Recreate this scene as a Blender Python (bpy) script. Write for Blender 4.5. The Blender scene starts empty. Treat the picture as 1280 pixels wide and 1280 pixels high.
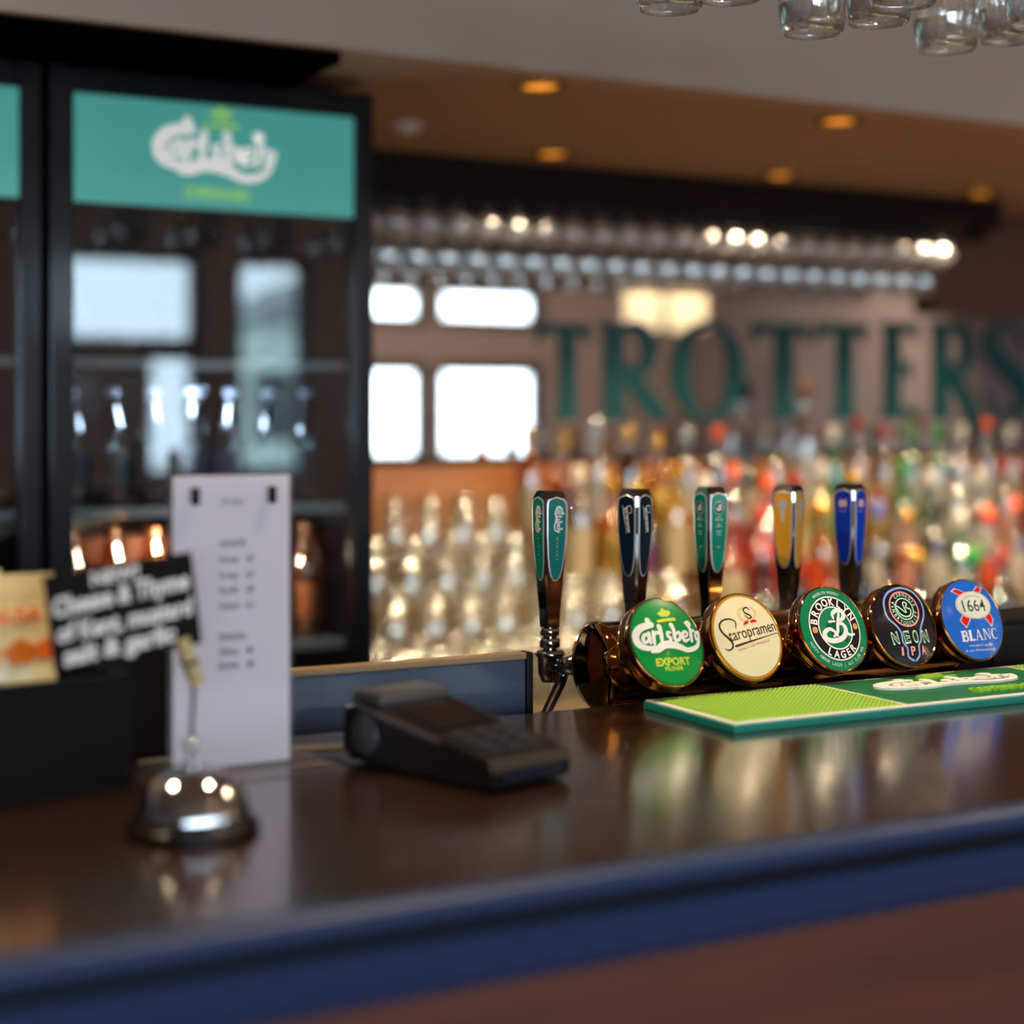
import bpy, bmesh, math, random
from mathutils import Matrix, Vector, Euler

SC = bpy.context.scene
COL = SC.collection
PI = math.pi
rnd = random.Random(7)

# ------------------------------------------------------------------ camera, world, exposure
CAM_Z = 1.388
cam_data = bpy.data.cameras.new('camera')
cam = bpy.data.objects.new('camera', cam_data)
COL.objects.link(cam)
cam.location = (0, 0, CAM_Z)
cam.rotation_euler = (PI / 2, 0, -math.radians(28.84))
cam_data.sensor_width = 24
cam_data.lens = 40
cam_data.shift_y = -0.0945
cam_data.clip_start = 0.05
cam_data.dof.use_dof = True
cam_data.dof.focus_distance = 1.78
cam_data.dof.aperture_fstop = 1.32
SC.camera = cam

world = bpy.data.worlds.new('overcast_sky')
SC.world = world
world.use_nodes = True
bg = world.node_tree.nodes['Background']
bg.inputs['Color'].default_value = (0.76, 0.88, 1.0, 1)
bg.inputs['Strength'].default_value = 9.0

SC.view_settings.view_transform = 'Standard'
SC.view_settings.look = 'None'
SC.view_settings.gamma = 1
SC.view_settings.exposure = 0.45
SC.view_settings.use_curve_mapping = False
SC.cycles.max_bounces = 10
SC.cycles.transparent_max_bounces = 40
SC.cycles.glossy_bounces = 6
SC.cycles.caustics_reflective = False
SC.cycles.caustics_refractive = False
SC.cycles.sample_clamp_indirect = 40
SC.cycles.use_denoising = True


def lamp(name, kind, loc, power, color=(1, 1, 1), size=0.05, rot=(0, 0, 0), **kw):
    d = bpy.data.lights.new(name, kind)
    o = bpy.data.objects.new(name, d)
    COL.objects.link(o)
    o.location = loc
    o.rotation_euler = rot
    d.energy = power
    d.color = color
    if kind == 'AREA':
        d.shape = 'RECTANGLE'
        d.size = kw.get('sx', size)
        d.size_y = kw.get('sy', size)
    else:
        d.shadow_soft_size = size
    if kind == 'SPOT':
        d.spot_size = math.radians(kw.get('angle', 110))
        d.spot_blend = kw.get('blend', 0.6)
    return o


# window openings in the street wall (x0, x1, z0, z1)
WINDOWS = [(-3.3, -2.4, 1.02, 2.33), (-2.2, -1.3, 1.02, 2.33), (-1.1, -0.2, 1.02, 2.33), (0.0, 0.9, 1.02, 2.33),
           (1.1, 2.0, 1.02, 2.33), (2.25, 3.23, 1.79, 2.33), (2.90, 3.23, 1.02, 1.76), (3.45, 3.91, 1.02, 2.33),
           (4.78, 5.73, 2.07, 2.40), (4.78, 5.73, 1.02, 1.79), (5.80, 6.74, 2.07, 2.40), (5.80, 6.74, 1.02, 1.79)]
for (x0, x1, z0, z1) in WINDOWS:
    p = lamp('window_portal', 'AREA', ((x0 + x1) / 2, -4.12, (z0 + z1) / 2), 1, sx=x1 - x0, sy=z1 - z0, rot=(PI / 2, 0, 0))
    p.data.cycles.is_portal = True
WARM = (1.0, 0.76, 0.48)


# ------------------------------------------------------------------ materials
def lin(c):
    return tuple((v / 12.92 if v <= 0.04045 else ((v + 0.055) / 1.055) ** 2.4) for v in (x / 255 for x in c))


MATS = {}


def mat(name, rgb, rough=0.5, metal=0.0, coat=0.0, coat_rough=0.05, emit=None, spec=0.5, noise=None, bump=None):
    """procedural principled material; rgb is sRGB 0-255; noise=(scale, amount) varies the tone; bump=(scale, strength)"""
    if name in MATS:
        return MATS[name]
    m = bpy.data.materials.new(name)
    m.use_nodes = True
    nt = m.node_tree
    b = nt.nodes['Principled BSDF']
    c = lin(rgb)
    b.inputs['Base Color'].default_value = (*c, 1)
    b.inputs['Roughness'].default_value = rough
    b.inputs['Metallic'].default_value = metal
    b.inputs['Coat Weight'].default_value = coat
    b.inputs['Coat Roughness'].default_value = coat_rough
    b.inputs['Specular IOR Level'].default_value = spec
    if emit:
        b.inputs['Emission Color'].default_value = (*lin(emit[0]), 1)
        b.inputs['Emission Strength'].default_value = emit[1]
    if noise or bump:
        tc = nt.nodes.new('ShaderNodeTexCoord')
        if noise:
            n = nt.nodes.new('ShaderNodeTexNoise')
            n.inputs['Scale'].default_value = noise[0]
            n.inputs['Detail'].default_value = 4
            nt.links.new(tc.outputs['Object'], n.inputs['Vector'])
            mx = nt.nodes.new('ShaderNodeMix')
            mx.data_type = 'RGBA'
            nt.links.new(n.outputs['Fac'], mx.inputs['Factor'])
            a = noise[1]
            mx.inputs['A'].default_value = (*[max(0, v * (1 - a)) for v in c], 1)
            mx.inputs['B'].default_value = (*[min(1, v * (1 + a)) for v in c], 1)
            nt.links.new(mx.outputs['Result'], b.inputs['Base Color'])
        if bump:
            n2 = nt.nodes.new('ShaderNodeTexNoise')
            n2.inputs['Scale'].default_value = bump[0]
            nt.links.new(tc.outputs['Object'], n2.inputs['Vector'])
            bp = nt.nodes.new('ShaderNodeBump')
            bp.inputs['Strength'].default_value = bump[1]
            bp.inputs['Distance'].default_value = 0.002
            nt.links.new(n2.outputs['Fac'], bp.inputs['Height'])
            nt.links.new(bp.outputs['Normal'], b.inputs['Normal'])
    MATS[name] = m
    return m


def wood(name, dark, light, rough=0.3, coat=0.0, coat_rough=0.1, scale=(1.2, 14, 14), spec=0.5):
    """long-grained wood, grain along X"""
    if name in MATS:
        return MATS[name]
    m = bpy.data.materials.new(name)
    m.use_nodes = True
    nt = m.node_tree
    b = nt.nodes['Principled BSDF']
    tc = nt.nodes.new('ShaderNodeTexCoord')
    mp = nt.nodes.new('ShaderNodeMapping')
    mp.inputs['Scale'].default_value = scale
    nt.links.new(tc.outputs['Object'], mp.inputs['Vector'])
    n = nt.nodes.new('ShaderNodeTexNoise')
    n.inputs['Scale'].default_value = 3
    n.inputs['Detail'].default_value = 8
    n.inputs['Distortion'].default_value = 0.6
    nt.links.new(mp.outputs['Vector'], n.inputs['Vector'])
    r = nt.nodes.new('ShaderNodeValToRGB')
    r.color_ramp.elements[0].position = 0.3
    r.color_ramp.elements[0].color = (*lin(dark), 1)
    r.color_ramp.elements[1].position = 0.7
    r.color_ramp.elements[1].color = (*lin(light), 1)
    nt.links.new(n.outputs['Fac'], r.inputs['Fac'])
    nt.links.new(r.outputs['Color'], b.inputs['Base Color'])
    b.inputs['Roughness'].default_value = rough
    b.inputs['Specular IOR Level'].default_value = spec
    b.inputs['Coat Weight'].default_value = coat
    b.inputs['Coat Roughness'].default_value = coat_rough
    MATS[name] = m
    return m


def glass(name, tint=(1, 1, 1), body=(200, 200, 200), cloud=0.05, base=0.04, edge=0.8, rough=0.02):
    """thin-walled glass: tinted clear pass-through, facing-dependent reflection, a little cloudiness"""
    if name in MATS:
        return MATS[name]
    m = bpy.data.materials.new(name)
    m.use_nodes = True
    nt = m.node_tree
    nt.nodes.remove(nt.nodes['Principled BSDF'])
    out = nt.nodes['Material Output']
    tr = nt.nodes.new('ShaderNodeBsdfTransparent')
    tr.inputs['Color'].default_value = (*tint, 1)
    df = nt.nodes.new('ShaderNodeBsdfDiffuse')
    df.inputs['Color'].default_value = (*lin(body), 1)
    gl = nt.nodes.new('ShaderNodeBsdfGlossy')
    gl.inputs['Roughness'].default_value = rough
    gl.inputs['Color'].default_value = (1, 1, 1, 1)
    m1 = nt.nodes.new('ShaderNodeMixShader')
    m1.inputs['Fac'].default_value = cloud
    nt.links.new(tr.outputs[0], m1.inputs[1])
    nt.links.new(df.outputs[0], m1.inputs[2])
    lw = nt.nodes.new('ShaderNodeLayerWeight')
    lw.inputs['Blend'].default_value = 0.5
    pw = nt.nodes.new('ShaderNodeMath')
    pw.operation = 'POWER'
    pw.inputs[1].default_value = 4
    nt.links.new(lw.outputs['Facing'], pw.inputs[0])
    ma = nt.nodes.new('ShaderNodeMath')
    ma.operation = 'MULTIPLY_ADD'
    ma.inputs[1].default_value = edge
    ma.inputs[2].default_value = base
    nt.links.new(pw.outputs[0], ma.inputs[0])
    m2 = nt.nodes.new('ShaderNodeMixShader')
    nt.links.new(ma.outputs[0], m2.inputs['Fac'])
    nt.links.new(m1.outputs[0], m2.inputs[1])
    nt.links.new(gl.outputs[0], m2.inputs[2])
    nt.links.new(m2.outputs[0], out.inputs['Surface'])
    MATS[name] = m
    return m


# ------------------------------------------------------------------ mesh building
class MB:
    """collects shapes, then links them as ONE mesh object"""

    def __init__(self):
        self.v = []
        self.f = []
        self.s = []
        self.k = []

    def add(self, vs, fs, smooth=False, slot=0, M=None):
        n = len(self.v)
        if M is not None:
            vs = [M @ Vector(p) for p in vs]
        self.v += [tuple(p) for p in vs]
        for f in fs:
            self.f.append(tuple(i + n for i in f))
            self.s.append(smooth)
            self.k.append(slot)
        return self

    def box(self, x0, x1, y0, y1, z0, z1, bevel=0.0, M=None, slot=0):
        if bevel <= 0:
            vs = [(x, y, z) for z in (z0, z1) for y in (y0, y1) for x in (x0, x1)]
            fs = [(0, 2, 3, 1), (4, 5, 7, 6), (0, 1, 5, 4), (2, 6, 7, 3), (0, 4, 6, 2), (1, 3, 7, 5)]
            return self.add(vs, fs, False, slot, M)
        bm = bmesh.new()
        bmesh.ops.create_cube(bm, size=1)
        for p in bm.verts:
            p.co = ((x0 + x1) / 2 + p.co.x * (x1 - x0), (y0 + y1) / 2 + p.co.y * (y1 - y0), (z0 + z1) / 2 + p.co.z * (z1 - z0))
        bmesh.ops.bevel(bm, geom=list(bm.edges), offset=bevel, segments=2, affect='EDGES', profile=0.6)
        bm.verts.index_update()
        vs = [p.co.copy() for p in bm.verts]
        fs = [[q.index for q in f.verts] for f in bm.faces]
        bm.free()
        return self.add(vs, fs, False, slot, M)

    def lathe(self, prof, seg=24, M=None, slot=0, smooth=True, cap0=False, cap1=False):
        """prof: (radius, height) pairs turned about local Z"""
        vs, fs = [], []
        for r, h in prof:
            for i in range(seg):
                a = 2 * PI * i / seg
                vs.append((r * math.cos(a), r * math.sin(a), h))
        for j in range(len(prof) - 1):
            for i in range(seg):
                i2 = (i + 1) % seg
                fs.append((j * seg + i, j * seg + i2, (j + 1) * seg + i2, (j + 1) * seg + i))
        if cap0:
            fs.append(tuple(range(seg))[::-1])
        if cap1:
            fs.append(tuple((len(prof) - 1) * seg + i for i in range(seg)))
        return self.add(vs, fs, smooth, slot, M)

    def tube(self, pts, r, seg=10, slot=0, M=None):
        pts = [Vector(p) for p in pts]
        rs = r if isinstance(r, (list, tuple)) else [r] * len(pts)
        vs, fs = [], []
        for j, p in enumerate(pts):
            t = (pts[min(j + 1, len(pts) - 1)] - pts[max(j - 1, 0)]).normalized()
            up = Vector((0, 0, 1)) if abs(t.z) < 0.9 else Vector((1, 0, 0))
            a = t.cross(up).normalized()
            b = t.cross(a).normalized()
            for i in range(seg):
                g = 2 * PI * i / seg
                vs.append(p + rs[j] * (math.cos(g) * a + math.sin(g) * b))
        for j in range(len(pts) - 1):
            for i in range(seg):
                i2 = (i + 1) % seg
                fs.append((j * seg + i, (j + 1) * seg + i, (j + 1) * seg + i2, j * seg + i2))
        fs.append(tuple(range(seg)))
        fs.append(tuple((len(pts) - 1) * seg + i for i in range(seg))[::-1])
        return self.add(vs, fs, True, slot, M)

    def prism(self, poly, axis, a, b, M=None, slot=0, smooth=False):
        """2D outline extruded along an axis ('x': outline in y,z; 'y': x,z; 'z': x,y)"""
        def P(u, w, t):
            return {'x': (t, u, w), 'y': (u, t, w), 'z': (u, w, t)}[axis]
        n = len(poly)
        vs = [P(u, w, a) for u, w in poly] + [P(u, w, b) for u, w in poly]
        fs = [tuple(range(n))[::-1], tuple(range(n, 2 * n))]
        self.add(vs, fs, False, slot, M)
        return self.add(vs, [(i, (i + 1) % n, n + (i + 1) % n, n + i) for i in range(n)], smooth, slot, M)

    def loft(self, secs, M=None, slot=0, smooth=False, cap=True):
        n = len(secs[0])
        vs = [p for s in secs for p in s]
        fs = [(j * n + i, j * n + (i + 1) % n, (j + 1) * n + (i + 1) % n, (j + 1) * n + i) for j in range(len(secs) - 1) for i in range(n)]
        self.add(vs, fs, smooth, slot, M)
        if cap:
            self.add(secs[0], [tuple(range(n))[::-1]], False, slot, M)
            self.add(secs[-1], [tuple(range(n))], False, slot, M)
        return self

    def mesh(self, name, mats):
        me = bpy.data.meshes.new(name)
        me.from_pydata(self.v, [], self.f)
        for m in (mats if isinstance(mats, (list, tuple)) else [mats]):
            me.materials.append(m)
        me.polygons.foreach_set('use_smooth', self.s)
        me.polygons.foreach_set('material_index', self.k)
        bm = bmesh.new()
        bm.from_mesh(me)
        bmesh.ops.recalc_face_normals(bm, faces=bm.faces)
        bm.to_mesh(me)
        bm.free()
        me.update()
        return me

    def build(self, name, mats, parent=None, loc=None, M=None):
        return link(name, self.mesh(name, mats), parent, loc, M)


def link(name, me, parent=None, loc=None, M=None):
    o = bpy.data.objects.new(name, me)
    COL.objects.link(o)
    if parent:
        o.parent = parent
    if M is not None:
        o.matrix_local = M
    elif loc:
        o.location = loc
    return o


def tag(o, label=None, cat=None, group=None, kind=None):
    for k, v in (('label', label), ('category', cat), ('group', group), ('kind', kind)):
        if v:
            o[k] = v
    return o


def thing(name, label, cat, loc=(0, 0, 0), rotz=0.0, group=None, M=None):
    o = bpy.data.objects.new(name, None)
    COL.objects.link(o)
    o.empty_display_size = 0.05
    if M is not None:
        o.matrix_world = M
    else:
        o.location = loc
        o.rotation_euler = (0, 0, rotz)
    return tag(o, label, cat, group)


def copy_tree(o, parent=None):
    c = o.copy()
    COL.objects.link(c)
    if parent:
        c.parent = parent
    for ch in list(KIDS.get(o.name, [])):
        copy_tree(ch, c)
    return c


KIDS = {}


def learn(root):
    """remember the children of a thing once, so that copying stays quick"""
    for o in COL.objects:
        if o.parent:
            L = KIDS.setdefault(o.parent.name, [])
            if o not in L:
                L.append(o)


def struct(name, mb, mats, parent=None):
    return tag(mb.build(name, mats, parent), kind='structure')


def basis(loc, u, v, n):
    return Matrix(((u[0], v[0], n[0], loc[0]), (u[1], v[1], n[1], loc[1]), (u[2], v[2], n[2], loc[2]), (0, 0, 0, 1)))


def T(x, y, z):
    return Matrix.Translation((x, y, z))


def R(ax, deg):
    return Matrix.Rotation(math.radians(deg), 4, ax)


# ------------------------------------------------------------------ flat print: strokes, outlines and lettering
def smooth_path(pts, n=6):
    P = [pts[0]] + list(pts) + [pts[-1]]
    out = []
    for i in range(1, len(P) - 2):
        for k in range(n):
            t = k / n
            out.append(tuple(0.5 * (2 * b + (c - a) * t + (2 * a - 5 * b + 4 * c - d) * t * t + (3 * b - a - 3 * c + d) * t ** 3)
                             for a, b, c, d in zip(P[i - 1], P[i], P[i + 1], P[i + 2])))
    out.append(tuple(pts[-1]))
    return out


TEXT = {}


def glyphs(s, bold=0.0):
    key = (s, bold)
    if key not in TEXT:
        c = bpy.data.curves.new('lettering', 'FONT')
        c.body = s
        c.resolution_u = 3
        c.offset = bold
        o = bpy.data.objects.new('lettering', c)
        COL.objects.link(o)
        bpy.context.view_layer.update()
        me = o.to_mesh()
        vs = [(p.co.x, p.co.y) for p in me.vertices]
        fs = [tuple(f.vertices) for f in me.polygons]
        o.to_mesh_clear()
        bpy.data.objects.remove(o)
        bpy.data.curves.remove(c)
        TEXT[key] = (vs, fs)
    return TEXT[key]


class Art:
    def __init__(self):
        self.items = []

    def shape(self, col, layer, vs, fs):
        self.items.append((col, layer, vs, fs))
        return self

    def stroke(self, pts, col, layer=1, w=None, n=6):
        if w is not None:
            pts = [(p[0], p[1], w) for p in pts]
        q = smooth_path(pts, n) if n > 1 else list(pts)
        vs, fs = [], []
        m = len(q)
        for i, (x, y, ww) in enumerate(q):
            a, b = q[max(i - 1, 0)], q[min(i + 1, m - 1)]
            dx, dy = b[0] - a[0], b[1] - a[1]
            L = math.hypot(dx, dy) or 1
            nx, ny = -dy / L * ww / 2, dx / L * ww / 2
            vs += [(x + nx, y + ny), (x - nx, y - ny)]
        fs = [(2 * i, 2 * i + 1, 2 * i + 3, 2 * i + 2) for i in range(m - 1)]
        self.shape(col, layer, vs, fs)
        if len(pts) < 8 or math.hypot(q[0][0] - q[-1][0], q[0][1] - q[-1][1]) > 0.5 * q[0][2]:
            for x, y, ww in (q[0], q[-1]):       # rounded ends, a hair apart in height so that nothing is coplanar
                self.shape(col, layer, [(x + ww / 2 * math.cos(2 * PI * j / 10), y + ww / 2 * math.sin(2 * PI * j / 10)) for j in range(10)], [tuple(range(10))])
        return self

    def poly(self, pts, col, layer=1):
        return self.shape(col, layer, [tuple(p[:2]) for p in pts], [tuple(range(len(pts)))])

    def disc(self, c, r, col, layer=1, ry=None, seg=32):
        ry = ry or r
        if r > 0.2:
            ks = [1, 0.85, 0.7, 0.55, 0.4, 0.25, 0.1]
            vs = [(c[0] + k * r * math.cos(2 * PI * i / seg), c[1] + k * ry * math.sin(2 * PI * i / seg)) for k in ks for i in range(seg)]
            fs = [(j * seg + i, j * seg + (i + 1) % seg, (j + 1) * seg + (i + 1) % seg, (j + 1) * seg + i) for j in range(len(ks) - 1) for i in range(seg)]
            return self.shape(col, layer, vs, fs + [tuple((len(ks) - 1) * seg + i for i in range(seg))])
        return self.poly([(c[0] + r * math.cos(2 * PI * i / seg), c[1] + ry * math.sin(2 * PI * i / seg)) for i in range(seg)], col, layer)

    def ring(self, c, r0, r1, col, layer=1, seg=48, ky=1.0):
        vs = [(c[0] + r * math.cos(2 * PI * i / seg), c[1] + ky * r * math.sin(2 * PI * i / seg)) for r in (r0, r1) for i in range(seg)]
        return self.shape(col, layer, vs, [(i, (i + 1) % seg, seg + (i + 1) % seg, seg + i) for i in range(seg)])

    def text(self, s, p0, p1, h, col, layer=2, bold=0.0, shear=0.0):
        vs, fs = glyphs(s, bold)
        if not vs:
            return self
        x0, x1 = min(v[0] for v in vs), max(v[0] for v in vs)
        L = math.hypot(p1[0] - p0[0], p1[1] - p0[1])
        ex = ((p1[0] - p0[0]) / L, (p1[1] - p0[1]) / L)
        ey = (-ex[1], ex[0])
        k = L / (x1 - x0)
        ky = h / 0.69
        out = []
        for x, y in vs:
            a, b = (x - x0) * k + shear * y * ky, y * ky
            out.append((p0[0] + ex[0] * a + ey[0] * b, p0[1] + ex[1] * a + ey[1] * b))
        return self.shape(col, layer, out, fs)

    def arc_text(self, s, c, r, a0, a1, h, col, layer=2, bold=0.0, wide=0.8, up=True):
        """letters from angle a0 to a1 (degrees) round a centre; up: tops point outwards"""
        n = len(s)
        for i, ch in enumerate(s):
            if ch == ' ':
                continue
            a = math.radians(a0 + (a1 - a0) * (i / max(n - 1, 1)))
            px, py = c[0] + r * math.cos(a), c[1] + r * math.sin(a)
            ey = (math.cos(a), math.sin(a)) if up else (-math.cos(a), -math.sin(a))
            ex = (ey[1], -ey[0])
            vs, fs = glyphs(ch, bold)
            x0, x1 = min(v[0] for v in vs), max(v[0] for v in vs)
            k = h / 0.69
            kw = k * wide
            out = [(px + ex[0] * (x - (x0 + x1) / 2) * kw + ey[0] * (y * k - h / 2), py + ex[1] * (x - (x0 + x1) / 2) * kw + ey[1] * (y * k - h / 2)) for x, y in vs]
            self.shape(col, layer, out, fs)
        return self

    def moved(self, kx, ky, dx=0.0, dy=0.0, rot=0.0):
        a = Art()
        c, s = math.cos(rot), math.sin(rot)
        for col, layer, vs, fs in self.items:
            a.items.append((col, layer, [(dx + c * x * kx - s * y * ky, dy + s * x * kx + c * y * ky) for x, y in vs], fs))
        return a

    def join(self, other):
        self.items += other.items
        return self

    def build(self, name, fn, parent, rough=0.35, coat=0.3, lift=0.00018, M=None, glow=0.0):
        """fn(u, v, height) -> point on the printed surface"""
        mb = MB()
        cols = []
        for n, (col, layer, vs, fs) in enumerate(self.items):
            if col not in cols:
                cols.append(col)
            mb.add([fn(u, v, (layer + 0.010 * (n % 90)) * lift) for u, v in vs], fs, True, cols.index(col))
        mats = [mat('print_%d_%d_%d_%d_%d' % (*c, int(rough * 100), int(glow * 100)), c, rough, coat=coat, emit=(c, glow) if glow else None) for c in cols]
        me = bpy.data.meshes.new(name)
        me.from_pydata(mb.v, [], mb.f)
        for m in mats:
            me.materials.append(m)
        me.polygons.foreach_set('material_index', mb.k)
        me.update()
        return link(name, me, parent, M=M)

INK = {
 'carl': [[(-0.347,0.401,0.143),(-0.548,0.38,0.157),(-0.73,0.311,0.171),(-0.835,0.172,0.176),(-0.82,0.025,0.171),(-0.71,-0.075,0.143),(-0.545,-0.117,0.099),(-0.391,-0.065,0.028)],[(-0.411,0.508,0.13),(-0.395,0.503,0.13)],[(-0.472,0.18,0.071),(-0.593,0.19,0.08),(-0.669,0.104,0.085),(-0.632,0.019,0.074),(-0.511,0.073,0.069)],[(-0.481,0.218,0.085),(-0.498,0.109,0.097),(-0.502,-0.01,0.063)],[(-0.354,0.226,0.097),(-0.388,0.1,0.097),(-0.408,-0.018,0.085)],[(-0.351,0.171,0.057),(-0.243,0.218,0.08),(-0.212,0.178,0.063)],[(-0.153,0.34,0.127),(-0.148,0.229,0.097),(-0.178,0.083,0.097),(-0.192,-0.017,0.074)],[(0.111,0.186,0.057),(0.023,0.182,0.074),(0.013,0.105,0.08),(0.073,0.045,0.08),(-0.008,-0.027,0.074),(-0.077,-0.014,0.046)],[(0.195,0.351,0.127),(0.222,0.237,0.097),(0.191,0.091,0.097),(0.185,-0.02,0.08)],[(0.216,0.126,0.057),(0.348,0.172,0.074),(0.367,0.096,0.085),(0.299,0.008,0.08),(0.185,-0.02,0.063)],[(0.409,0.055,0.046),(0.559,0.08,0.052),(0.578,0.163,0.069),(0.484,0.161,0.08),(0.427,0.072,0.091),(0.458,-0.033,0.08),(0.599,0.002,0.046)],[(0.727,0.217,0.091),(0.69,0.089,0.097),(0.665,-0.04,0.08)],[(0.734,0.16,0.046),(0.796,0.201,0.057),(0.818,0.173,0.046)],[(0.624,0.379,0.057),(0.702,0.351,0.171),(0.688,0.239,0.039)],[(0.953,0.155,0.052),(0.873,0.142,0.069),(0.826,0.069,0.069),(0.831,-0.016,0.069),(0.899,0.012,0.052),(0.946,0.125,0.057)],[(0.946,0.144,0.074),(0.895,-0.021,0.08),(0.794,-0.163,0.097),(0.629,-0.227,0.108),(0.44,-0.236,0.113),(0.261,-0.156,0.143),(0.032,-0.091,0.171),(-0.171,-0.083,0.176),(-0.358,-0.16,0.157),(-0.53,-0.2,0.057)]],
 'crown': [[(-0.086,0.652),(0.02,0.691),(0.106,0.77),(0.165,0.709),(0.294,0.682),(0.278,0.607),(0.178,0.555),(-0.002,0.568)],[(-0.169,0.487),(0.024,0.513),(0.375,0.525),(0.382,0.45),(0.115,0.447),(-0.141,0.438)]],
 'carl_txt': [[(-0.5,-0.521),(0.446,-0.56),(-0.435,-0.372)],[(-0.296,-0.643),(0.204,-0.667),(-0.265,-0.57)],[(-0.558,-0.371),(0.396,-0.352),(-0.523,-0.274)]],
 'star': [[(-0.32,0.2,0.028),(-0.288,0.33,0.033),(-0.391,0.413,0.037),(-0.578,0.416,0.037),(-0.708,0.34,0.045),(-0.744,0.23,0.049),(-0.683,0.095,0.053),(-0.582,-0.024,0.057),(-0.516,-0.142,0.053),(-0.564,-0.25,0.041),(-0.689,-0.277,0.028),(-0.731,-0.227,0.02)],[(-0.444,-0.207,0.057),(0.146,-0.109,0.033),(0.658,-0.022,0.016),(0.878,0.015,0.014),(0.925,-0.08,0.012)]],
 'star_s': [[(0.221,0.59,0.024),(0.167,0.657,0.03),(0.054,0.62,0.035),(0.065,0.534,0.041),(0.176,0.473,0.041),(0.211,0.419,0.039),(0.125,0.393,0.03),(0.043,0.468,0.018)]],
 'star_r': [[(-0.058,0.272,0.049),(0.01,0.3,0.069),(0.065,0.321,0.061)],[(0.17,0.313,0.061),(0.248,0.331,0.065),(0.321,0.318,0.045)]],
 'star_w': [[(0.074,0.667,0.061),(-0.079,0.6,0.089),(-0.128,0.49,0.089),(-0.073,0.372,0.081),(0.038,0.345,0.053)],[(0.286,0.653,0.049),(0.372,0.552,0.081),(0.351,0.457,0.081),(0.241,0.379,0.069)]],
 'star_txt': [[(-0.558,-0.092),(0.885,0.072),(-0.488,0.156)],[(-0.393,-0.338),(0.581,-0.159),(-0.384,-0.273)]],
 'bk': [[(0.052,0.252,0.061),(0.064,0.359,0.091),(0.246,0.435,0.106),(0.396,0.386,0.114),(0.377,0.259,0.114),(0.261,0.189,0.073)],[(-0.104,0.173,0.053),(0.064,0.177,0.053)],[(0.272,0.364,0.061),(0.189,0.203,0.085),(0.122,0.052,0.091),(0.074,-0.081,0.081),(-0.063,-0.178,0.057)],[(0.13,0.11,0.061),(0.28,0.099,0.085),(0.352,-0.023,0.118),(0.272,-0.174,0.126),(0.072,-0.266,0.118),(-0.16,-0.272,0.118),(-0.312,-0.199,0.118),(-0.313,-0.073,0.114),(-0.164,0.004,0.085),(-0.041,-0.044,0.077),(0.056,-0.168,0.053)],[(0.337,-0.1,0.071),(0.441,-0.17,0.061),(0.585,-0.167,0.049)]],
 'bk_dots': [(-0.645,0.038),(0.786,0.025),(-0.004,0.021),(-0.73,0.227),(-0.472,0.209)],
 'neon_b': [[(0.066,-0.873,0.049),(0.208,-0.758,0.049),(0.248,-0.524,0.049),(0.356,-0.404,0.049),(0.423,-0.152,0.049),(0.573,0.041,0.049),(0.695,0.236,0.049),(0.713,0.496,0.049),(0.533,0.767,0.049),(0.175,0.89,0.049),(-0.219,0.829,0.049),(-0.452,0.659,0.049),(-0.545,0.426,0.049),(-0.518,0.187,0.049),(-0.323,-0.027,0.049),(-0.236,-0.197,0.049),(-0.239,-0.415,0.049),(-0.145,-0.567,0.049),(-0.155,-0.765,0.049),(-0.006,-0.868,0.049)]],
 'neon_q': [(0.068,0.365),(-0.455,0.402),(0.609,0.335),(0.231,0.822),(-0.093,-0.088),(-0.226,0.388),(0.378,0.349),(0.166,0.64),(-0.02,0.117)],
 'neon_l': [[(-0.207,0.478,0.034),(-0.084,0.406,0.034),(0.086,0.276,0.034),(0.056,0.471,0.034),(0.098,0.533,0.034),(0.183,0.491,0.034),(0.126,0.402,0.034),(0.254,0.339,0.034),(0.208,0.212,0.034),(0.046,0.177,0.034),(-0.114,0.252,0.034),(-0.178,0.385,0.034)]],
 'neon_t': [[(-0.545,-0.447),(-0.345,-0.434),(-0.507,-0.187)],[(-0.177,-0.447),(0.012,-0.439),(-0.131,-0.195)],[(0.108,-0.45),(0.284,-0.444),(0.158,-0.192)],[(0.439,-0.465),(0.645,-0.453),(0.501,-0.172)],[(-0.375,-0.727),(-0.272,-0.727),(-0.343,-0.534)],[(-0.047,-0.741),(0.102,-0.74),(-0.017,-0.54)],[(0.307,-0.747),(0.44,-0.739),(0.342,-0.54)]],
 'bl_p': [[(-0.46,0.724),(-0.334,0.78),(-0.064,0.663),(-0.26,0.598)],[(0.242,0.67),(0.423,0.795),(0.578,0.748),(0.439,0.63)],[(-0.359,0.096),(-0.138,0.025),(-0.338,-0.189),(-0.469,-0.02)],[(0.361,0.021),(0.559,0.119),(0.651,-0.056),(0.531,-0.205)]],
 'bl_q': [(0.106,0.333),(-0.485,0.369),(0.701,0.296),(0.233,0.661),(-0.019,0.007)],
 'bl_t': [[(-0.339,0.184),(0.437,0.169),(-0.249,0.469)],[(-0.574,-0.52),(0.63,-0.56),(-0.588,-0.266)],[(-0.394,-0.674),(0.412,-0.696),(-0.369,-0.61)],[(-0.532,-0.762),(0.469,-0.785),(-0.505,-0.693)],[(-0.174,0.547),(0.41,0.555),(-0.155,0.597)]],
}


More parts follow.
